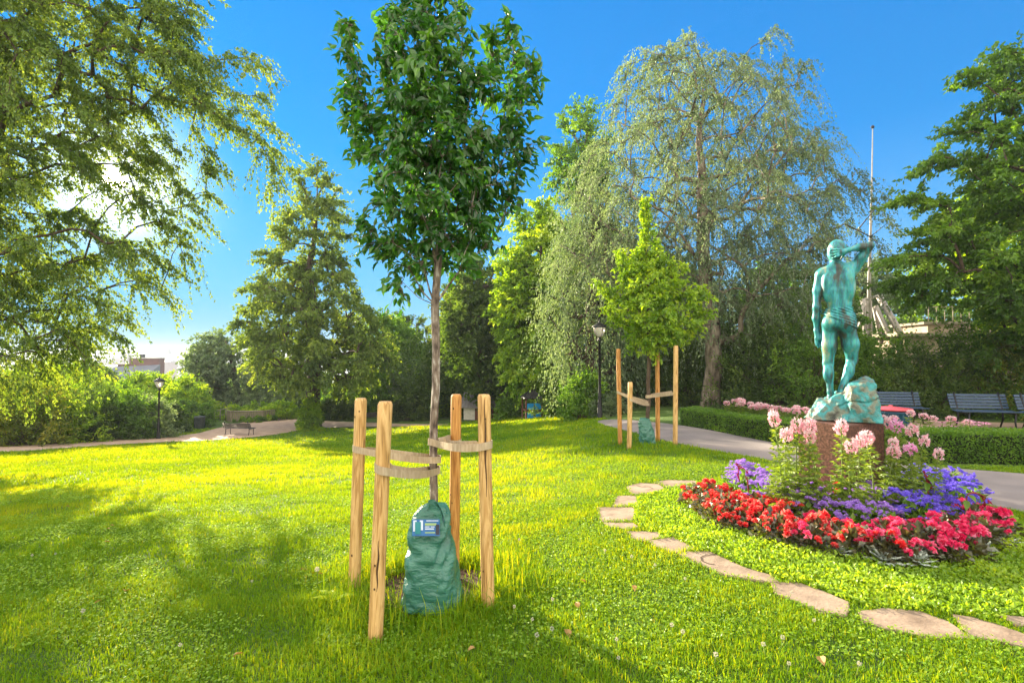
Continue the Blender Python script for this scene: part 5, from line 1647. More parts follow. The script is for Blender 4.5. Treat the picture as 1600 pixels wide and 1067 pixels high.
amaranth(G(1520, 838), [px_path([(1515, 800, Ya), (1508, 775, Ya), (1520, 768, Ya), (1540, 776, Ya)]), px_path([(1518, 768, Ya), (1535, 775, Ya), (1550, 785, Ya), (1555, 805, Ya)]), px_path([(1535, 776, Ya), (1543, 800, Ya), (1541, 815, Ya)]),
         px_path([(1545, 782, Ya - .03), (1546, 810, Ya), (1549, 835, Ya)]), px_path([(1538, 785, Ya), (1536, 800, Ya), (1530, 808, Ya)])], 'dark red amaranth with arching stem and hanging tassels at the right end of the bed')
amaranth(G(1462, 808), [px_path([(1450, 770, 5.1), (1448, 748, 5.1), (1444, 740, 5.1)]), px_path([(1443, 736, 5.1), (1448, 745, 5.1), (1450, 755, 5.1)]), px_path([(1447, 742, 5.1), (1453, 752, 5.1), (1455, 765, 5.1)])], 'dark red amaranth standing among the violet-blue ageratums', 2)
amaranth(G(1172, 790), [px_path([(1168, 750, 5.1), (1160, 735, 5.1), (1150, 725, 5.1)]), px_path([(1150, 724, 5.1), (1160, 730, 5.1), (1168, 738, 5.1)]), px_path([(1155, 730, 5.1), (1152, 742, 5.1), (1156, 750, 5.1)])], 'thin dark red amaranth rising at the left end of the bed', 2)

# hedge-bed flowers in the distance
pd = [(proto_cleome(430 + i, .75, 26), [False]) for i in range(2)]
for k in range(26):
    px = 1137 + (1262 - 1137) * k / 25 + rf.uniform(-3, 3); py = 624 + (px - 1137) * .09 + rf.uniform(-1, 7) + (0 if px < 1165 else 4)
    Y = 13.2 - (px - 1137) * .016
    t = at(px, py, Y); g0 = tz(t.x, t.y)
    pr, us = pd[k % 2]
    place(pr, us, (t.x, t.y, g0), 1.25, rf.random() * 6, 'distant pale pink cleome among those behind the left hedge', 'flower', 'cleomes behind the left hedge', sz=(t.z - g0) / .75)
for k, (px, py) in enumerate(((1419, 645), (1432, 648), (1444, 652), (1483, 652), (1500, 657), (1388, 660), (1405, 652))):
    Y = 9.6
    t = at(px, py, Y); g0 = tz(t.x, t.y)
    pr, us = pd[k % 2]
    place(pr, us, (t.x, t.y, g0), 1.05, rf.random() * 6, 'pale pink cleome among those behind the right hedge', 'flower', 'cleomes behind the right hedge', sz=(t.z - g0) / .75)
def proto_daisy():
    root = empty('pink_daisy')
    MB().tube([(0, 0, 0), (.01, 0, .3), (0, 0, .6)], .004, 5).build('stem', M_stem, root)
    a = np.linspace(0, 2 * np.pi, 13)[:-1]
    A = np.stack([np.cos(a), np.sin(a), np.full(12, .1)], 1)
    V, F, T = leaf_quads(np.tile([0, 0, .6], (12, 1)) + A * .01, A, np.tile([0, 0, 1.0], (12, 1)), np.full(12, .045), np.full(12, .02), np.full(12, .4))
    h = mesh_np('petals', V, F, F_mau, root, tint=T)
    MB().lathe([(.002, .598), (.013, .6), (.009, .612), (.001, .615)], n=8).build('eye', F_drk, root)
    rg = np.random.default_rng(2)
    V, F, T = mound(rg, 40, .09, .35, .06, .5)
    mesh_np('leaves', V, F, LM['green'], root, tint=T)
    return root
pdz = (proto_daisy(), [False])
for k in range(16):
    px = rf.uniform(1436, 1545); py = 662 + rf.uniform(-5, 7); Y = rf.uniform(9.0, 9.9)
    t = at(px, py, Y); g0 = tz(t.x, t.y)
    place(*pdz, (t.x, t.y, g0), 1.2, rf.random() * 6, 'small mauve daisy among those behind the right hedge', 'flower', 'mauve daisies behind the right hedge', tilt=(R(50), 0) if False else (0, 0), sz=(t.z - g0) / .6)

# low leafy plants between bed and flagstones
gc_px = [(1000, 778), (975, 800), (1010, 838), (1100, 872), (1200, 905), (1300, 940), (1400, 958), (1500, 966), (1640, 985), (1800, 1000), (1900, 880), (1640, 845), (1580, 812), (1540, 790), (1400, 742), (1260, 738), (1130, 752), (1060, 760)]
gc = gpoly(gc_px, 1)
x0, x1 = min(p.x for p in gc), max(p.x for p in gc); y0, y1 = min(p.y for p in gc), max(p.y for p in gc)
n = 150000
x = rng.uniform(x0, x1, n); y = rng.uniform(y0, y1, n)
k = in_poly(x, y, gc) & ~in_poly(x, y, bed)
for fp in flag_polys: k &= ~in_poly(x, y, fp)
db = np.hypot(x - 3.4, y - 5.2)
k &= rng.random(n) < np.clip(1.25 - (db - 1.2) * .75, .22, 1)
x, y, db = x[k], y[k], db[k]; n = len(x)
lat = lattice(x, y, .16, 8); lat2 = lattice(x, y, .5, 14)
z = terrain(x, y) + rng.random(n) * (.03 + .10 * lat * np.clip(1.9 - db, .25, 1))
A = rand_unit(rng, n) * .9 + np.array([0, 0, .3])
Lf = rng.uniform(.018, .036, n)
V, F, T = leaf_quads(np.stack([x, y, z], 1), A, rand_unit(rng, n) * .7 + np.array([0, 0, 1]), Lf, Lf * .75, np.clip(.15 + .35 * lat + .35 * lat2 + rng.normal(0, .14, n), 0, 1), .15)
o = mesh_np('ground_cover', V, F, LM['bright'], tint=T)
tag(o, 'low clover-like ground cover between flower bed and flagstones', 'ground cover', kind='stuff')

# weeds, clover heads
def proto_clover():
    rg = np.random.default_rng(1)
    root = empty('clover_flower')
    MB().tube([(0, 0, 0), (0, 0, .07)], .0015, 4).build('stem', M_stem, root)
    v = rand_unit(rg, 40)
    V, F, T = leaf_quads(v * .004 + np.array([0, 0, .078]), v, rand_unit(rg, 40), np.full(40, .009), np.full(40, .004), np.clip(rg.normal(.5, .2, 40), 0, 1))
    mesh_np('flower_head', V, F, F_wht, root, tint=T)
    return root
pcl = (proto_clover(), [False])
cnt_ = 0
while cnt_ < 26:
    px, py = rf.uniform(700, 1580), rf.uniform(850, 1062)
    if rf.random() < .2: px = rf.uniform(20, 560)
    p = G(px, py)
    if not lawn_mask(np.array([p.x]), np.array([p.y]))[0] or in_poly(np.array([p.x]), np.array([p.y]), gc)[0]: continue
    place(*pcl, p, rf.uniform(.8, 1.2), rf.random() * 6, 'tiny white clover blossom scattered in the near lawn', 'clover blossom', 'white clover blossoms in the near lawn', tilt=(rf.uniform(-.3, .3), rf.uniform(-.3, .3)))
    cnt_ += 1
for k, (px, py, nl, s, lab) in enumerate(((520, 948, 9, .16, 'bright broad-leaved weed left of the split front stake'), (630, 890, 4, .10, 'small pale leaf rosette left of the watering bag'))):
    p = G(px, py); rg = np.random.default_rng(60 + k)
    root = empty('broad_leaved_weed', p); tag(root, lab, 'weed')
    a = rg.random(nl) * 6.28
    A = np.stack([np.cos(a), np.sin(a), rg.uniform(.5, 1.3, nl)], 1)
    V, F, T = leaf_fine(np.zeros((nl, 3)), A, np.stack([-np.cos(a), -np.sin(a), np.full(nl, 1.0)], 1), s * rg.uniform(.7, 1.1, nl), s * .42 * np.ones(nl), np.full(nl, .9))
    mesh_np('leaves', V, F, LM['bright'], root, tint=T)
    MB().tube([(0, 0, -.02), (0, 0, .02)], .008, 5).build('stem', M_stem, root)
p = G(495, 925); root = empty('dandelion_clock', p); tag(root, 'white dandelion clock left of the wooden stakes', 'dandelion')
MB().tube([(0, 0, 0), (.004, 0, .10), (0, 0, .16)], .002, 5).build('stem', M_stem, root)
v = rand_unit(rng, 90)
V, F, T = leaf_quads(v * .004 + np.array([0, 0, .165]), v, rand_unit(rng, 90), np.full(90, .018), np.full(90, .003), np.full(90, .7)); mesh_np('seed_head', V, F, F_wht, root, tint=T)
# long grass round the stakes
n = 1500
a = rng.random(n) * 6.28; r_ = rng.normal(.60, .11, n)
x = TREE.x + np.cos(a) * r_; y = TREE.y + np.sin(a) * r_ * .95
k = rng.random(n) < .3 + .7 * (lattice(x, y, .12, 2) > .5)
x, y = x[k], y[k]
V, F, T = blades(x, y, terrain(x, y), rng.uniform(.10, .27, len(x)), np.full(len(x), .006), rng, np.clip(rng.normal(.55, .25, len(x)), 0, 1), 1.0, 2)
o = mesh_np('long_grass', V, F, m_grass, tint=T); tag(o, 'uncut long grass tufts around the stakes', 'grass', kind='stuff')

# a few fallen leaves
L_dry = leaf_mat('dry_leaf', (.16, .08, .03), (.28, .17, .06), (.38, .28, .10), trans=.2)
lfp = None
for k in range(16):
    while True:
        px, py = rf.uniform(60, 1500), rf.uniform(790, 1060); p = G(px, py)
        if lawn_mask(np.array([p.x]), np.array([p.y]))[0]: break
    rg = np.random.default_rng(900 + k)
    if lfp is None:
        V, F, T = leaf_fine(np.array([[-.03, 0, 0.0]]), np.array([[1, 0, .1]]), np.array([[0, .2, 1.0]]), np.array([.06]), np.array([.045]), np.array([.5]))
        o = lfp = mesh_np('fallen_leaf', V, F, L_dry, tint=T)
    else:
        o = lfp.copy(); COL.objects.link(o)
    o.location = (p.x, p.y, p.z + .034); o.rotation_euler = (rf.uniform(-.5, .5), rf.uniform(-.5, .5), rf.random() * 6); s_ = rf.uniform(.6, 1.1); o.scale = (s_, s_, s_)
    tag(o, 'small dry brown leaf fallen on the lawn', 'leaf', 'dry leaves fallen on the lawn')
# ------------------------------------------------------------------ park furniture
m_iron = M('black_iron', [(.3, (.012, .012, .014)), (.7, (.03, .03, .032))], scale=20, rough=.45, bump=.2, metal=.4)
m_slat = M('blue_slat_paint', [(.3, (.015, .04, .085)), (.7, (.035, .075, .14))], scale=12, rough=.4, bump=.15, stretch=(.3, 3, 3))
m_slatw = M('dark_wood_slat', [(.3, (.03, .028, .025)), (.7, (.09, .08, .07))], scale=12, rough=.6, bump=.3, stretch=(.3, 3, 3))
def bench(loc, rz, wdt, label, group=None, ms=None, back_n=5, name='park_bench'):
    ms = ms or m_slat
    root = empty(name, loc, rz)
    tag(root, label, 'bench', group)
    h = wdt / 2
    se = MB(); n = 5
    for i in range(n):
        y = -.22 + i * .095
        se.box(-h, h, y, y + .075, .42 + .01 * abs(i - 2), .45 + .01 * abs(i - 2), bev=.006)
    se.build('seat', ms, root)
    ba = MB()
    for i in range(back_n):
        z = .50 + i * .078; y = .27 + i * .028
        T_ = Matrix.Translation((0, y, z)) @ Matrix.Rotation(R(-16), 4, 'X')
        ba.box(-h, h, -.012, .012, 0, .062, T_)
    ba.build('backrest', ms, root)
    for s_ in (-1, 1):
        x = s_ * (h - .16)
        l = MB()
        l.tube([(x, -.20, 0), (x, -.17, .2), (x, -.20, .42)], .02, 6)
        l.tube([(x, .34, 0), (x, .24, .22), (x, .25, .45), (x, .40, .92)], .02, 6)
        l.tube([(x, -.21, .405), (x, .26, .405)], .018, 6)
        l.build('leg', m_iron, root)
    return root
def gpt(px, Y):
    u, _ = ray(px, 600); return Vector((u * Y, Y, tz(u * Y, Y)))
GBN = 'dark blue slatted benches under the shrubs'
def bench_px(xc, Y, w, rz, lab, zoff=0):
    p = gpt(xc, Y)
    bench(p, rz, w, lab, GBN)
bench_px(1404, 14.8, 1.32, R(-14), 'dark blue slatted bench behind the statue and the red-lidded bin')
bench_px(1541, 13.4, 1.36, R(-10), 'dark blue slatted bench in the middle, under the lush shrub')
bench_px(1652, 12.9, 1.4, R(-8), 'dark blue slatted bench cut off by the right picture edge')
bench(gpt(376, 32.2) , R(172), 1.9, 'dark slatted bench alone by the gravel plaza at the foot of the lawn', None, m_slatw, 4)
bench(gpt(583, 39.5), R(200), 2.6, 'dark low bench on the path seen between the wooden posts', None, m_slatw, 4)

def litter_bin(loc, r, h, mb_, ml, label, lid=None):
    root = empty('litter_bin', loc); tag(root, label, 'litter bin')
    MB().lathe([(r * .8, 0), (r * .86, .04), (r * .95, h * .5), (r, h * .88), (r * 1.04, h * .9), (r * 1.04, h * .94), (r * .98, h * .95)], n=20).build('body', mb_, root)
    sl = MB()
    for k in range(20):
        a = 2 * math.pi * k / 20
        T_ = Matrix.Rotation(a, 4, 'Z')
        sl.box(r * .93, r * 1.0, -.02, .02, .06, h * .86, T_)
    sl.build('slats', mb_, root)
    MB().lathe([(r * 1.0, h * .96), (r * 1.1, h * .985), (r * 1.08, h * 1.03), (r * .4, h * 1.07), (r * .1, h * 1.075), (r * .1, h * 1.12), (.01, h * 1.125)], n=20).build('lid', ml, root)
m_bin = M('bin_dark', [(.3, (.03, .04, .045)), (.7, (.07, .085, .09))], scale=8, rough=.6, bump=.2)
m_binb = M('bin_blue', [(.3, (.01, .05, .09)), (.7, (.02, .09, .15))], scale=8, rough=.4, bump=.1)
m_redlid = M('bin_lid_red', [(.3, (.5, .05, .08)), (.7, (.62, .10, .13))], scale=8, rough=.35, bump=.1)
litter_bin(gpt(313, 36), .33, .82, m_bin, m_bin, 'grey slatted litter bin on the path left of the far bench')
p = gpt(1391, 11.2)
litter_bin(p, .36, at(1391, 633, 11.2).z - p.z - .08, m_binb, m_redlid, 'round dark blue bin with red lid behind the statue')

m_globe, N, L, Pg = mat_new('lamp_glass')
Pg.inputs['Base Color'].default_value = (.85, .82, .74, 1); Pg.inputs['Roughness'].default_value = .3
Pg.inputs['Transmission Weight'].default_value = .35; Pg.inputs['Subsurface Weight'].default_value = .3
nzz = N.new('ShaderNodeTexNoise'); nzz.inputs['Scale'].default_value = 6
rr_ = ramp(N, [(.3, (.75, .68, .58)), (.7, (.9, .86, .78))]); L.new(nzz.outputs['Fac'], rr_.inputs[0]); L.new(rr_.outputs[0], Pg.inputs['Base Color'])
def lamp(px, top, Y, label, r=.055):
    p = gpt(px, Y); t = at(px, top, Y); H = t.z - p.z
    root = empty('street_lamp', p); tag(root, label, 'street lamp', 'park street lamps')
    MB().lathe([(.13, 0), (.13, .05), (.10, .1), (.09, .5), (.075, .56), (.07, .9), (r, 1.0), (r * .8, H - .75), (r * 1.6, H - .74), (r * 1.6, H - .70), (r, H - .68), (r * 1.2, H - .6)], n=12).build('pole', m_iron, root)
    MB().lathe([(.08, H - .6), (.15, H - .52), (.22, H - .34), (.235, H - .22), (.22, H - .2)], n=14).build('lantern_glass', m_globe, root)
    MB().lathe([(.25, H - .215), (.30, H - .2), (.29, H - .17), (.17, H - .10), (.09, H - .04), (.05, H - .03), (.05, H + .0), (.02, H + .02), (.015, H + .08), (.002, H + .1)], n=14).build('lantern_roof', m_iron, root)
    cg = MB()
    for k in range(4):
        a = k * math.pi / 2 + .4
        cg.tube([(.08 * math.cos(a), .08 * math.sin(a), H - .6), (.165 * math.cos(a), .165 * math.sin(a), H - .52), (.235 * math.cos(a), .235 * math.sin(a), H - .34), (.25 * math.cos(a), .25 * math.sin(a), H - .21)], .01, 4)
    cg.build('lantern_cage', m_iron, root)
lamp(249, 590, 30, 'black lamp post with pale glass lantern by the left path')
lamp(937, 503, 20, 'slim lamp post with glass lantern before the weeping tree')

# ------------------------------------------------------------------ shed and play tower
m_white = M('white_boards', [(.3, (.50, .47, .43)), (.7, (.68, .64, .58))], scale=5, bump=.2, rough=.7)
m_brown = M('brown_boards', [(.3, (.10, .035, .02)), (.7, (.18, .07, .045))], scale=6, bump=.3, rough=.7, stretch=(5, 5, .5))
m_roofg = M('ribbed_roof', [(.3, (.16, .15, .16)), (.7, (.27, .25, .26))], scale=5, bump=.2, rough=.5)
sp = gpt(759, 37.6)
root = empty('garden_shed', sp, R(-14)); tag(root, 'small white and brown shed with ribbed grey roof under the dark maple', 'shed')
W2, D2, HW = 1.35, 1.0, 1.1
wl_ = MB(); wl_.box(-W2, W2, -D2, D2, 0, HW)
wl_.build('wall', m_white, root)
gb = MB(); gb.add([(W2 + .01, -D2 - .0, 0), (W2 + .01, D2, 0), (W2 + .01, D2, HW), (W2 + .01, 0, HW + .85), (W2 + .01, -D2, HW), (W2 - .05, -D2, HW), (W2 - .05, D2, HW), (W2 - .05, 0, HW + .85)], [(0, 1, 2, 3, 4), (4, 3, 7, 5), (2, 6, 7, 3)])
gb.add([(-W2 - .01, -D2, HW), (-W2 - .01, 0, HW + .85), (-W2 - .01, D2, HW)], [(0, 1, 2)])
for k in range(3): gb.box(W2 + .012, W2 + .04, -D2 + .2 + k * .8, -D2 + .26 + k * .8, 0, HW)
gb.box(W2 * .2, W2 + .03, -D2 - .04, -D2 - .005, 0, HW)
gb.build('gable', m_brown, root)
rf_ = MB()
for s_ in (-1, 1):
    for k in range(12):
        x0_ = -W2 - .25 + k * (2 * W2 + .5) / 12; x1_ = x0_ + (2 * W2 + .5) / 12
        for (xa, xb, dz) in ((x0_, x0_ + .1, .05), (x0_ + .1, x1_, 0)):
            ye, ze = s_ * (D2 + .25), HW - .2
            rf_.add([(xa, 0, HW + .92 + dz), (xb, 0, HW + .92 + dz), (xb, ye, ze + dz), (xa, ye, ze + dz), (xa, 0, HW + .87), (xb, 0, HW + .87), (xb, ye, ze - .04), (xa, ye, ze - .04)],
                    [(0, 1, 2, 3), (4, 7, 6, 5), (0, 3, 7, 4), (1, 5, 6, 2), (3, 2, 6, 7)])
rf_.build('roof', m_roofg, root)
dr = MB(); dr.box(-.5, -.1, -D2 - .03, -D2 - .004, 0, .95); dr.build('door', m_brown, root)

m_play = M('play_blue', [(.3, (.01, .20, .55)), (.7, (.02, .30, .70))], scale=4, rough=.4, bump=.1)
pp = gpt(831, 29)
root = empty('play_tower', pp, R(12)); root.scale = (.72, .72, .9); tag(root, 'blue panelled wooden play tower with dark pointed roof and slide', 'play tower')
a = .62
for k, (sx, sy) in enumerate(((-1, -1), (1, -1), (1, 1), (-1, 1))):
    MB().box(sx * a - .05, sx * a + .05, sy * a - .05, sy * a + .05, 0, 1.35).build('post', m_brown, root)
for (x0_, x1_, z0_, z1_) in ((-.55, -.03, .62, 1.0), (.03, .55, .62, 1.0), (-.55, -.03, .1, .42), (.03, .55, .1, .42)):
    MB().box(x0_, x1_, -a - .09, -a - .055, z0_, z1_, bev=.006).build('panel', m_play, root)
MB().box(-a, a, -a, a, .50, .58).build('platform', m_brown, root)
MB().loft([[(-.8, -.8, 1.3), (.8, -.8, 1.3), (.8, .8, 1.3), (-.8, .8, 1.3)], [(-.75, -.75, 1.36), (.75, -.75, 1.36), (.75, .75, 1.36), (-.75, .75, 1.36)], [(-.2, -.2, 1.75), (.2, -.2, 1.75), (.2, .2, 1.75), (-.2, .2, 1.75)], [(-.03, -.03, 1.8), (.03, -.03, 1.8), (.03, .03, 1.8), (-.03, .03, 1.8)]], True, None, False).build('roof', m_iron, root)
sl_ = MB(); sl_.loft([[(x_, -.3, z_), (x_, .3, z_), (x_, .3, z_ + .14), (x_, .27, z_ + .14), (x_, .27, z_ + .03), (x_, -.27, z_ + .03), (x_, -.27, z_ + .14), (x_, -.3, z_ + .14)] for x_, z_ in ((a + .05, .56), (a + .9, .32), (a + 1.5, .15), (a + 1.9, .12))], True, None, False)
sl_.build('slide', m_play, root)
pq = gpt(857, 28.5)
root = empty('climbing_board', pq, R(10)); root.scale = (.6, .8, .8); tag(root, 'lone upright blue board on posts right of the play tower', 'climbing board')
for s_ in (-1, 1): MB().box(s_ * .33 - .04, s_ * .33 + .04, -.04, .04, 0, 1.15).build('post', m_brown, root)
MB().box(-.28, .28, -.03, .03, .25, 1.0, bev=.006).build('board', m_play, root)
pq = gpt(846, 30)
root = empty('play_bridge', pq, R(5)); root.scale = (.6, .8, .8); tag(root, 'brown railed wooden bridge joining the play tower', 'play bridge')
for s_ in (-1, 0, 1): MB().box(s_ * .7 - .04, s_ * .7 + .04, -.04, .04, 0, 1.2).build('post', m_brown, root)
for z_ in (.4, .6, .8, 1.0): MB().box(-.7, .7, -.02, .02, z_, z_ + .1).build('rail', m_brown, root)

# ------------------------------------------------------------------ lookout, railing, fence, terrace, mast
m_greyw = M('weathered_wood', [(.3, (.20, .17, .12)), (.7, (.36, .31, .23))], scale=6, bump=.3, stretch=(4, 4, .5))
lk = gpt(394, 41)
root = empty('wooden_lookout', lk, R(5)); tag(root, 'low octagonal weathered wooden lookout railing above the plaza', 'lookout')
zt = at(394, 640, 41).z - lk.z
pts_ = [Vector((-1.75, -.3, 0)), Vector((-1.2, -.9, 0)), Vector((1.2, -.9, 0)), Vector((1.8, -.2, 0))]
bd = MB(); rl = MB()
for a_, b_ in zip(pts_[:-1], pts_[1:]):
    n_ = int((b_ - a_).length / .14)
    for i in range(n_):
        p0, p1 = a_.lerp(b_, i / n_), a_.lerp(b_, (i + .8) / n_)
        d_ = (p1 - p0).normalized(); nn = Vector((d_.y, -d_.x, 0)) * .02
        bd.add([p0 + Vector((0, 0, zt - .85)), p1 + Vector((0, 0, zt - .85)), p1 + Vector((0, 0, zt - .05)), p0 + Vector((0, 0, zt - .05)), p0 + nn + Vector((0, 0, zt - .85)), p1 + nn + Vector((0, 0, zt - .85)), p1 + nn + Vector((0, 0, zt - .05)), p0 + nn + Vector((0, 0, zt - .05))],
               [(0, 3, 2, 1), (4, 5, 6, 7), (0, 4, 7, 3), (1, 2, 6, 5)])
rl.loft([[p + Vector((0, -.09, zt - .05)), p + Vector((0, .09, zt - .05)), p + Vector((0, .09, zt + .02)), p + Vector((0, -.09, zt + .02))] for p in pts_], True, None, False)
bd.build('boards', m_greyw, root); rl.build('handrail', m_greyw, root)
for p in pts_: MB().tube([p + Vector((0, .05, -.1)), p + Vector((0, .05, zt))], .06, 6).build('post', m_greyw, root)
p0, p1 = gpt(336, 40), gpt(362, 41)
root = empty('path_railing', p0); tag(root, 'thin sloping railing left of the wooden lookout', 'railing')
v_ = p1 - p0
for t in (0, .33, .66, 1): MB().tube([v_ * t, v_ * t + Vector((0, 0, .8 + .25 * t))], .03, 5).build('post', m_greyw, root)
MB().tube([Vector((0, 0, .8)), v_ + Vector((0, 0, 1.05))], .03, 5).build('rail', m_greyw, root); MB().tube([Vector((0, 0, .4)), v_ + Vector((0, 0, .6))], .02, 5).build('rail', m_greyw, root)

def iron_fence(pa_, pb_, h, label):
    root = empty('iron_fence', pa_); tag(root, label, 'fence', 'black iron fence behind the shrubs')
    v_ = pb_ - pa_; L_ = v_.length; n_ = int(L_ / .13)
    br = MB()
    for i in range(n_ + 1):
        q_ = v_ * (i / n_); br.tube([q_, q_ + Vector((0, 0, h))], .012, 4); br.tube([q_ + Vector((0, 0, h)), q_ + Vector((0, 0, h + .08))], [.018, .002], 4)
    br.build('bars', m_iron, root)
    for z_ in (.15, h - .2): MB().tube([Vector((0, 0, z_)), v_ + Vector((0, 0, z_))], .022, 4).build('rail', m_iron, root)
    for i in range(0, n_ + 1, 16):
        q_ = v_ * (i / n_); MB().tube([q_, q_ + Vector((0, 0, h + .1))], .035, 6).build('post', m_iron, root)
iron_fence(gpt(1340, 20.5), gpt(1500, 19.8), 1.45, 'black iron bar fence glimpsed left of the middle bench')
iron_fence(gpt(1503, 19.8), gpt(1760, 18.0), 1.45, 'black iron bar fence glimpsed behind the right-hand benches')

m_stone = M('terrace_stone', [(.3, (.34, .26, .19)), (.7, (.5, .40, .30))], scale=2, detail=8, rough=.85, bump=.5, bscale=10)
Yt = 31
c = at(1450, 530, Yt)
root = empty('stone_terrace', (c.x, c.y, tz(c.x, c.y)), R(-8)); tag(root, 'pale stone terrace wall with dark ledge glimpsed through the maple', 'terrace')
zz0 = at(1450, 528, Yt).z - root.location.z
wb_ = MB(); wb_.box(-1.3, 6.5, 0, 4, 0, zz0 + .1); wb_.box(.3, 6.5, .5, 4, zz0 + .1, zz0 + .85); wb_.build('wall', m_stone, root)
lg = MB(); lg.box(-1.9, 6.7, -.35, 4, zz0 + .104, zz0 + .3); lg.box(.0, 6.7, .25, 4, zz0 + .854, zz0 + 1.0); lg.build('ledge', m_greyw, root)
rl = MB()
for i in range(14): rl.tube([(.3 + i * .45, .4, zz0 + 1.0), (.3 + i * .45, .4, zz0 + 1.9)], .025, 5)
rl.tube([(.2, .4, zz0 + 1.9), (6.5, .4, zz0 + 1.9)], .035, 5); rl.build('balustrade', m_greyw, root)
# mast with raking struts
m_mast = M('mast_paint', [(.3, (.24, .21, .18)), (.7, (.36, .33, .29))], scale=3, rough=.5, bump=.1)
Ym = 33
b = at(1357, 545, Ym); t = at(1363.5, 197, Ym)
root = empty('tall_mast', (b.x, b.y, tz(b.x, b.y))); tag(root, 'very tall thin mast rising behind the statue with raking timber struts', 'mast')
o_ = Vector(root.location)
def lp_(px, py, Y=Ym): return at(px, py, Y) - o_
MB().tube([Vector((0, 0, 0)), lp_(1358, 440), lp_(1362, 300), lp_(1363.5, 200)], [.16, .11, .05, .028], 8).build('pole', m_mast, root)
MB().lathe([(.02, -.1), (.1, -.05), (.11, .02), (.06, .1), (.005, .13)], c=tuple(lp_(1363.5, 199)), n=10).build('finial', m_iron, root)
for (x0_, y0_, x1_, y1_, w_, dy_) in ((1373, 462, 1412, 530, .19, -1), (1368, 478, 1390, 525, .15, -.5), (1366, 480, 1375, 525, .13, .5), (1354, 478, 1340, 520, .13, .5), (1350, 470, 1330, 525, .15, -1)):
    e_ = lp_(x1_, y1_, Ym + dy_); s2 = lp_(x0_, y0_)
    d_ = (e_ - s2); f_ = (s2.z) / max(.1, -d_.z)
    MB().tube([s2, s2 + d_ * min(f_, 1.6)], w_, 6).build('strut', m_mast, root)
for x_ in (1350, 1355, 1360):
    MB().tube([lp_(x_, 470), Vector((lp_(x_, 540).x, 0, 0))], .09, 6).build('strut', m_mast, root)
MB().tube([lp_(1345, 470), lp_(1373, 462)], .09, 6).build('strut', m_mast, root)

# ------------------------------------------------------------------ the town below
m_brick = M('red_brick', [(.3, (.09, .026, .02)), (.7, (.14, .045, .035))], scale=.6, detail=8, rough=.9, bump=.2)
m_brickroof = M('slate_roof', [(.3, (.07, .085, .12)), (.7, (.12, .14, .18))], scale=.3, detail=6, rough=.6, bump=.2)
m_conc = M('pale_render', [(.3, (.42, .42, .42)), (.7, (.56, .55, .54))], scale=.2, rough=.8, bump=.1)
m_glass = M('dark_window', [(.3, (.03, .04, .05)), (.7, (.07, .08, .10))], scale=.5, rough=.2, bump=0)
Yb = 190
c = at(212, 640, Yb)
root = empty('brick_building', (c.x, c.y, c.z)); tag(root, 'red brick building with stepped flat roofs beyond the trees on the left', 'building')
o_ = Vector(root.location)
def zb(py): return at(212, py, Yb).z - o_.z
def xb(px): return at(px, 600, Yb).x - o_.x
w_ = MB(); w_.box(xb(201), xb(248), 0, 3, -12, zb(560)); w_.box(xb(180), xb(206), 1, 3, -12, zb(569)); w_.build('brick_wall', m_brick, root)
r_ = MB(); r_.box(xb(200.6), xb(248.4), -.3, 3.3, zb(560) + .004, zb(558.6)); r_.box(xb(179), xb(200.5), .7, 3.3, zb(569) + .004, zb(568)); r_.build('parapet', m_conc, root)
s_ = MB(); s_.add([(xb(174), -9, zb(590)), (xb(250), -9, zb(590)), (xb(250), -.05, zb(569.5)), (xb(180), -.05, zb(573)), (xb(174), -9, -12), (xb(250), -9, -12), (xb(250), -.05, -12), (xb(180), -.05, -12)], [(0, 1, 2, 3), (4, 5, 1, 0), (5, 6, 2, 1), (3, 7, 4, 0)])
s_.build('lower_roof', m_brickroof, root)
ch = MB(); ch.box(xb(214.5), xb(217), 1, 2, zb(558.6), zb(554)); ch.box(xb(218.5), xb(220.5), 1, 2, zb(558.6), zb(554)); ch.box(xb(214), xb(221), .9, 2.1, zb(554) + .004, zb(553.2)); ch.build('roof_vent', m_iron, root)
MB().tube([(xb(193), 2, zb(569)), (xb(193), 2, zb(552))], .1, 5).build('aerial', m_iron, root); MB().tube([(xb(187), 2, zb(569)), (xb(187), 2, zb(552))], .1, 5).build('aerial', m_iron, root)
rc = random.Random(9)
for k in range(46):
    px = rc.uniform(120, 470); Y = rc.uniform(950, 1900); hh = rc.uniform(8, 24); ww = rc.uniform(14, 40)
    u, _ = ray(px, 560); x_ = u * Y; g0 = tz(x_, Y)
    top_py = 568 - (Y - 950) / 950 * 14 + rc.uniform(-3, 5)
    zt_ = at(px, top_py, Y).z
    root = empty('town_house', (x_, Y, g0), rc.uniform(-.4, .4)); tag(root, 'hazy pale block among the distant roofs of the town', 'building', 'distant town blocks')
    H_ = max(6, zt_ - g0)
    bx_ = MB(); bx_.box(-ww / 2, ww / 2, -8, 8, 0, H_); bx_.build('wall', rc.choice([m_conc, m_brick, m_conc]), root)
    g_ = MB(); hz = rc.uniform(1.5, 5); g_.add([(-ww / 2 - .5, -8.5, H_ + .004), (ww / 2 + .5, -8.5, H_ + .004), (ww / 2 + .5, 8.5, H_ + .004), (-ww / 2 - .5, 8.5, H_ + .004), (-ww / 2, 0, H_ + hz), (ww / 2, 0, H_ + hz)], [(0, 1, 5, 4), (2, 3, 4, 5), (0, 4, 3), (1, 2, 5), (0, 3, 2, 1)])
    g_.build('roof', m_brickroof, root)
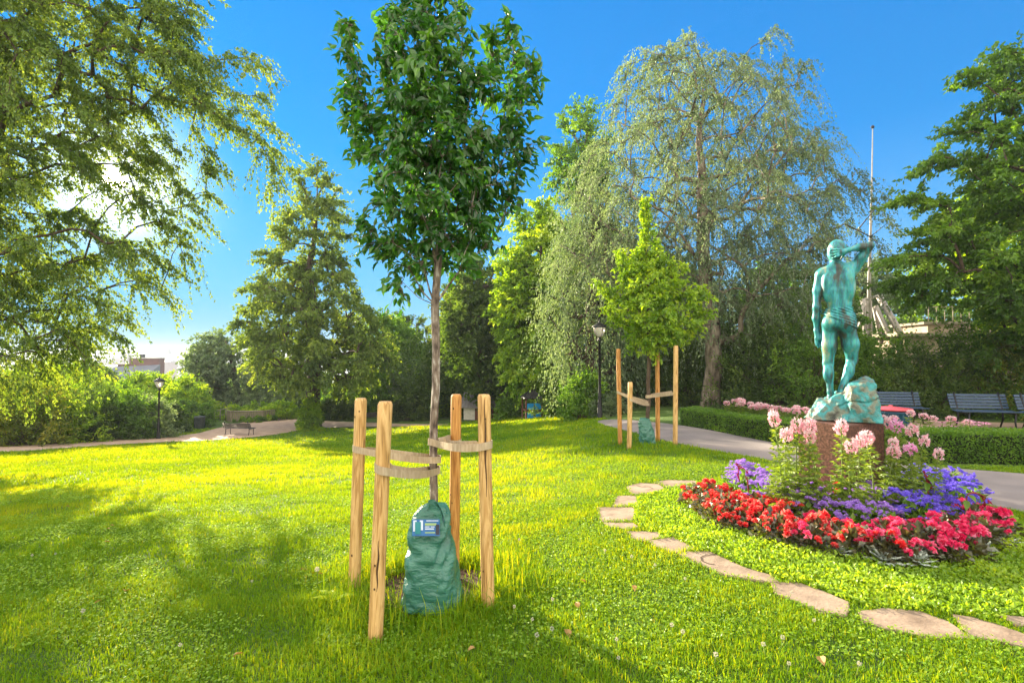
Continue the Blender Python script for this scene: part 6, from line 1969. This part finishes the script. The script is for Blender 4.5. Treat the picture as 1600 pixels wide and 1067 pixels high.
def tower(px, top, Y, w, label, spire=False):
    u, _ = ray(px, 560); x_ = u * Y; g0 = tz(x_, Y); H_ = at(px, top, Y).z - g0
    root = empty('church_tower' if spire else 'tower_block', (x_, Y, g0)); tag(root, label, 'church' if spire else 'tower')
    if spire:
        MB().box(-w / 2, w / 2, -w / 2, w / 2, 0, H_ * .78).build('wall', m_conc, root)
        MB().loft([[(-w / 2 - .3, -w / 2 - .3, H_ * .78 + .01), (w / 2 + .3, -w / 2 - .3, H_ * .78 + .01), (w / 2 + .3, w / 2 + .3, H_ * .78 + .01), (-w / 2 - .3, w / 2 + .3, H_ * .78 + .01)], [(-.2, -.2, H_), (.2, -.2, H_), (.2, .2, H_), (-.2, .2, H_)]], True, None, False).build('spire', m_brickroof, root)
    else:
        MB().box(-w / 2, w / 2, -w / 3, w / 3, 0, H_).build('wall', m_conc, root)
        MB().box(-w / 5, w / 5, -w / 6, w / 6, H_ + .01, H_ + 3).build('roof_house', m_conc, root)
tower(198, 546, 1300, 19, 'pale grey tower block far off above the brick building')
tower(263, 539, 1250, 9, 'thin hazy church spire far off right of the brick building', True)
# ridge on the horizon
def ridge(name, Y, z0, amp, seed, label, mat):
    xx = np.linspace(-6500, 6500, 240); rg = np.random.default_rng(seed)
    zz_ = z0 + amp * (lattice(xx, xx * 0 + 5, 900, seed) + .4 * lattice(xx, xx * 0 + 9, 260, seed + 1))
    rows_ = [(Y - 900, -90 + 0 * zz_), (Y - 300, -60 + (zz_ + 60) * .6), (Y, zz_), (Y + 900, -90 + 0 * zz_)]
    V = np.concatenate([np.stack([xx, np.full_like(xx, y_), z_], 1) for y_, z_ in rows_]); n_ = len(xx)
    F = np.concatenate([np.stack([r_ * n_ + np.arange(n_ - 1), r_ * n_ + np.arange(1, n_), (r_ + 1) * n_ + np.arange(1, n_), (r_ + 1) * n_ + np.arange(n_ - 1)], 1) for r_ in range(3)])
    o = mesh_np(name, V, F, mat, smooth=True); tag(o, label, kind='structure')
m_hill = M('far_hill', [(.3, (.05, .08, .03)), (.7, (.10, .12, .06))], scale=.01, bump=0, rough=.95)
ridge('hills', 3600, -20, 75, 3, 'low wooded ridge beyond the town', m_hill)
# hazy air
m, N, L, Pz = mat_new('haze_air'); N.remove(Pz)
vp = N.new('ShaderNodeVolumePrincipled'); vp.inputs['Density'].default_value = .00045; vp.inputs['Color'].default_value = (.80, .88, 1.0, 1); vp.inputs['Anisotropy'].default_value = 0.0
L.new(vp.outputs[0], N['Material Output'].inputs['Volume'])
hz_ = MB().box(-6800, 6800, -40, 5300, -110, 26).build('haze', m)
tag(hz_, 'thin bluish summer haze', kind='stuff')
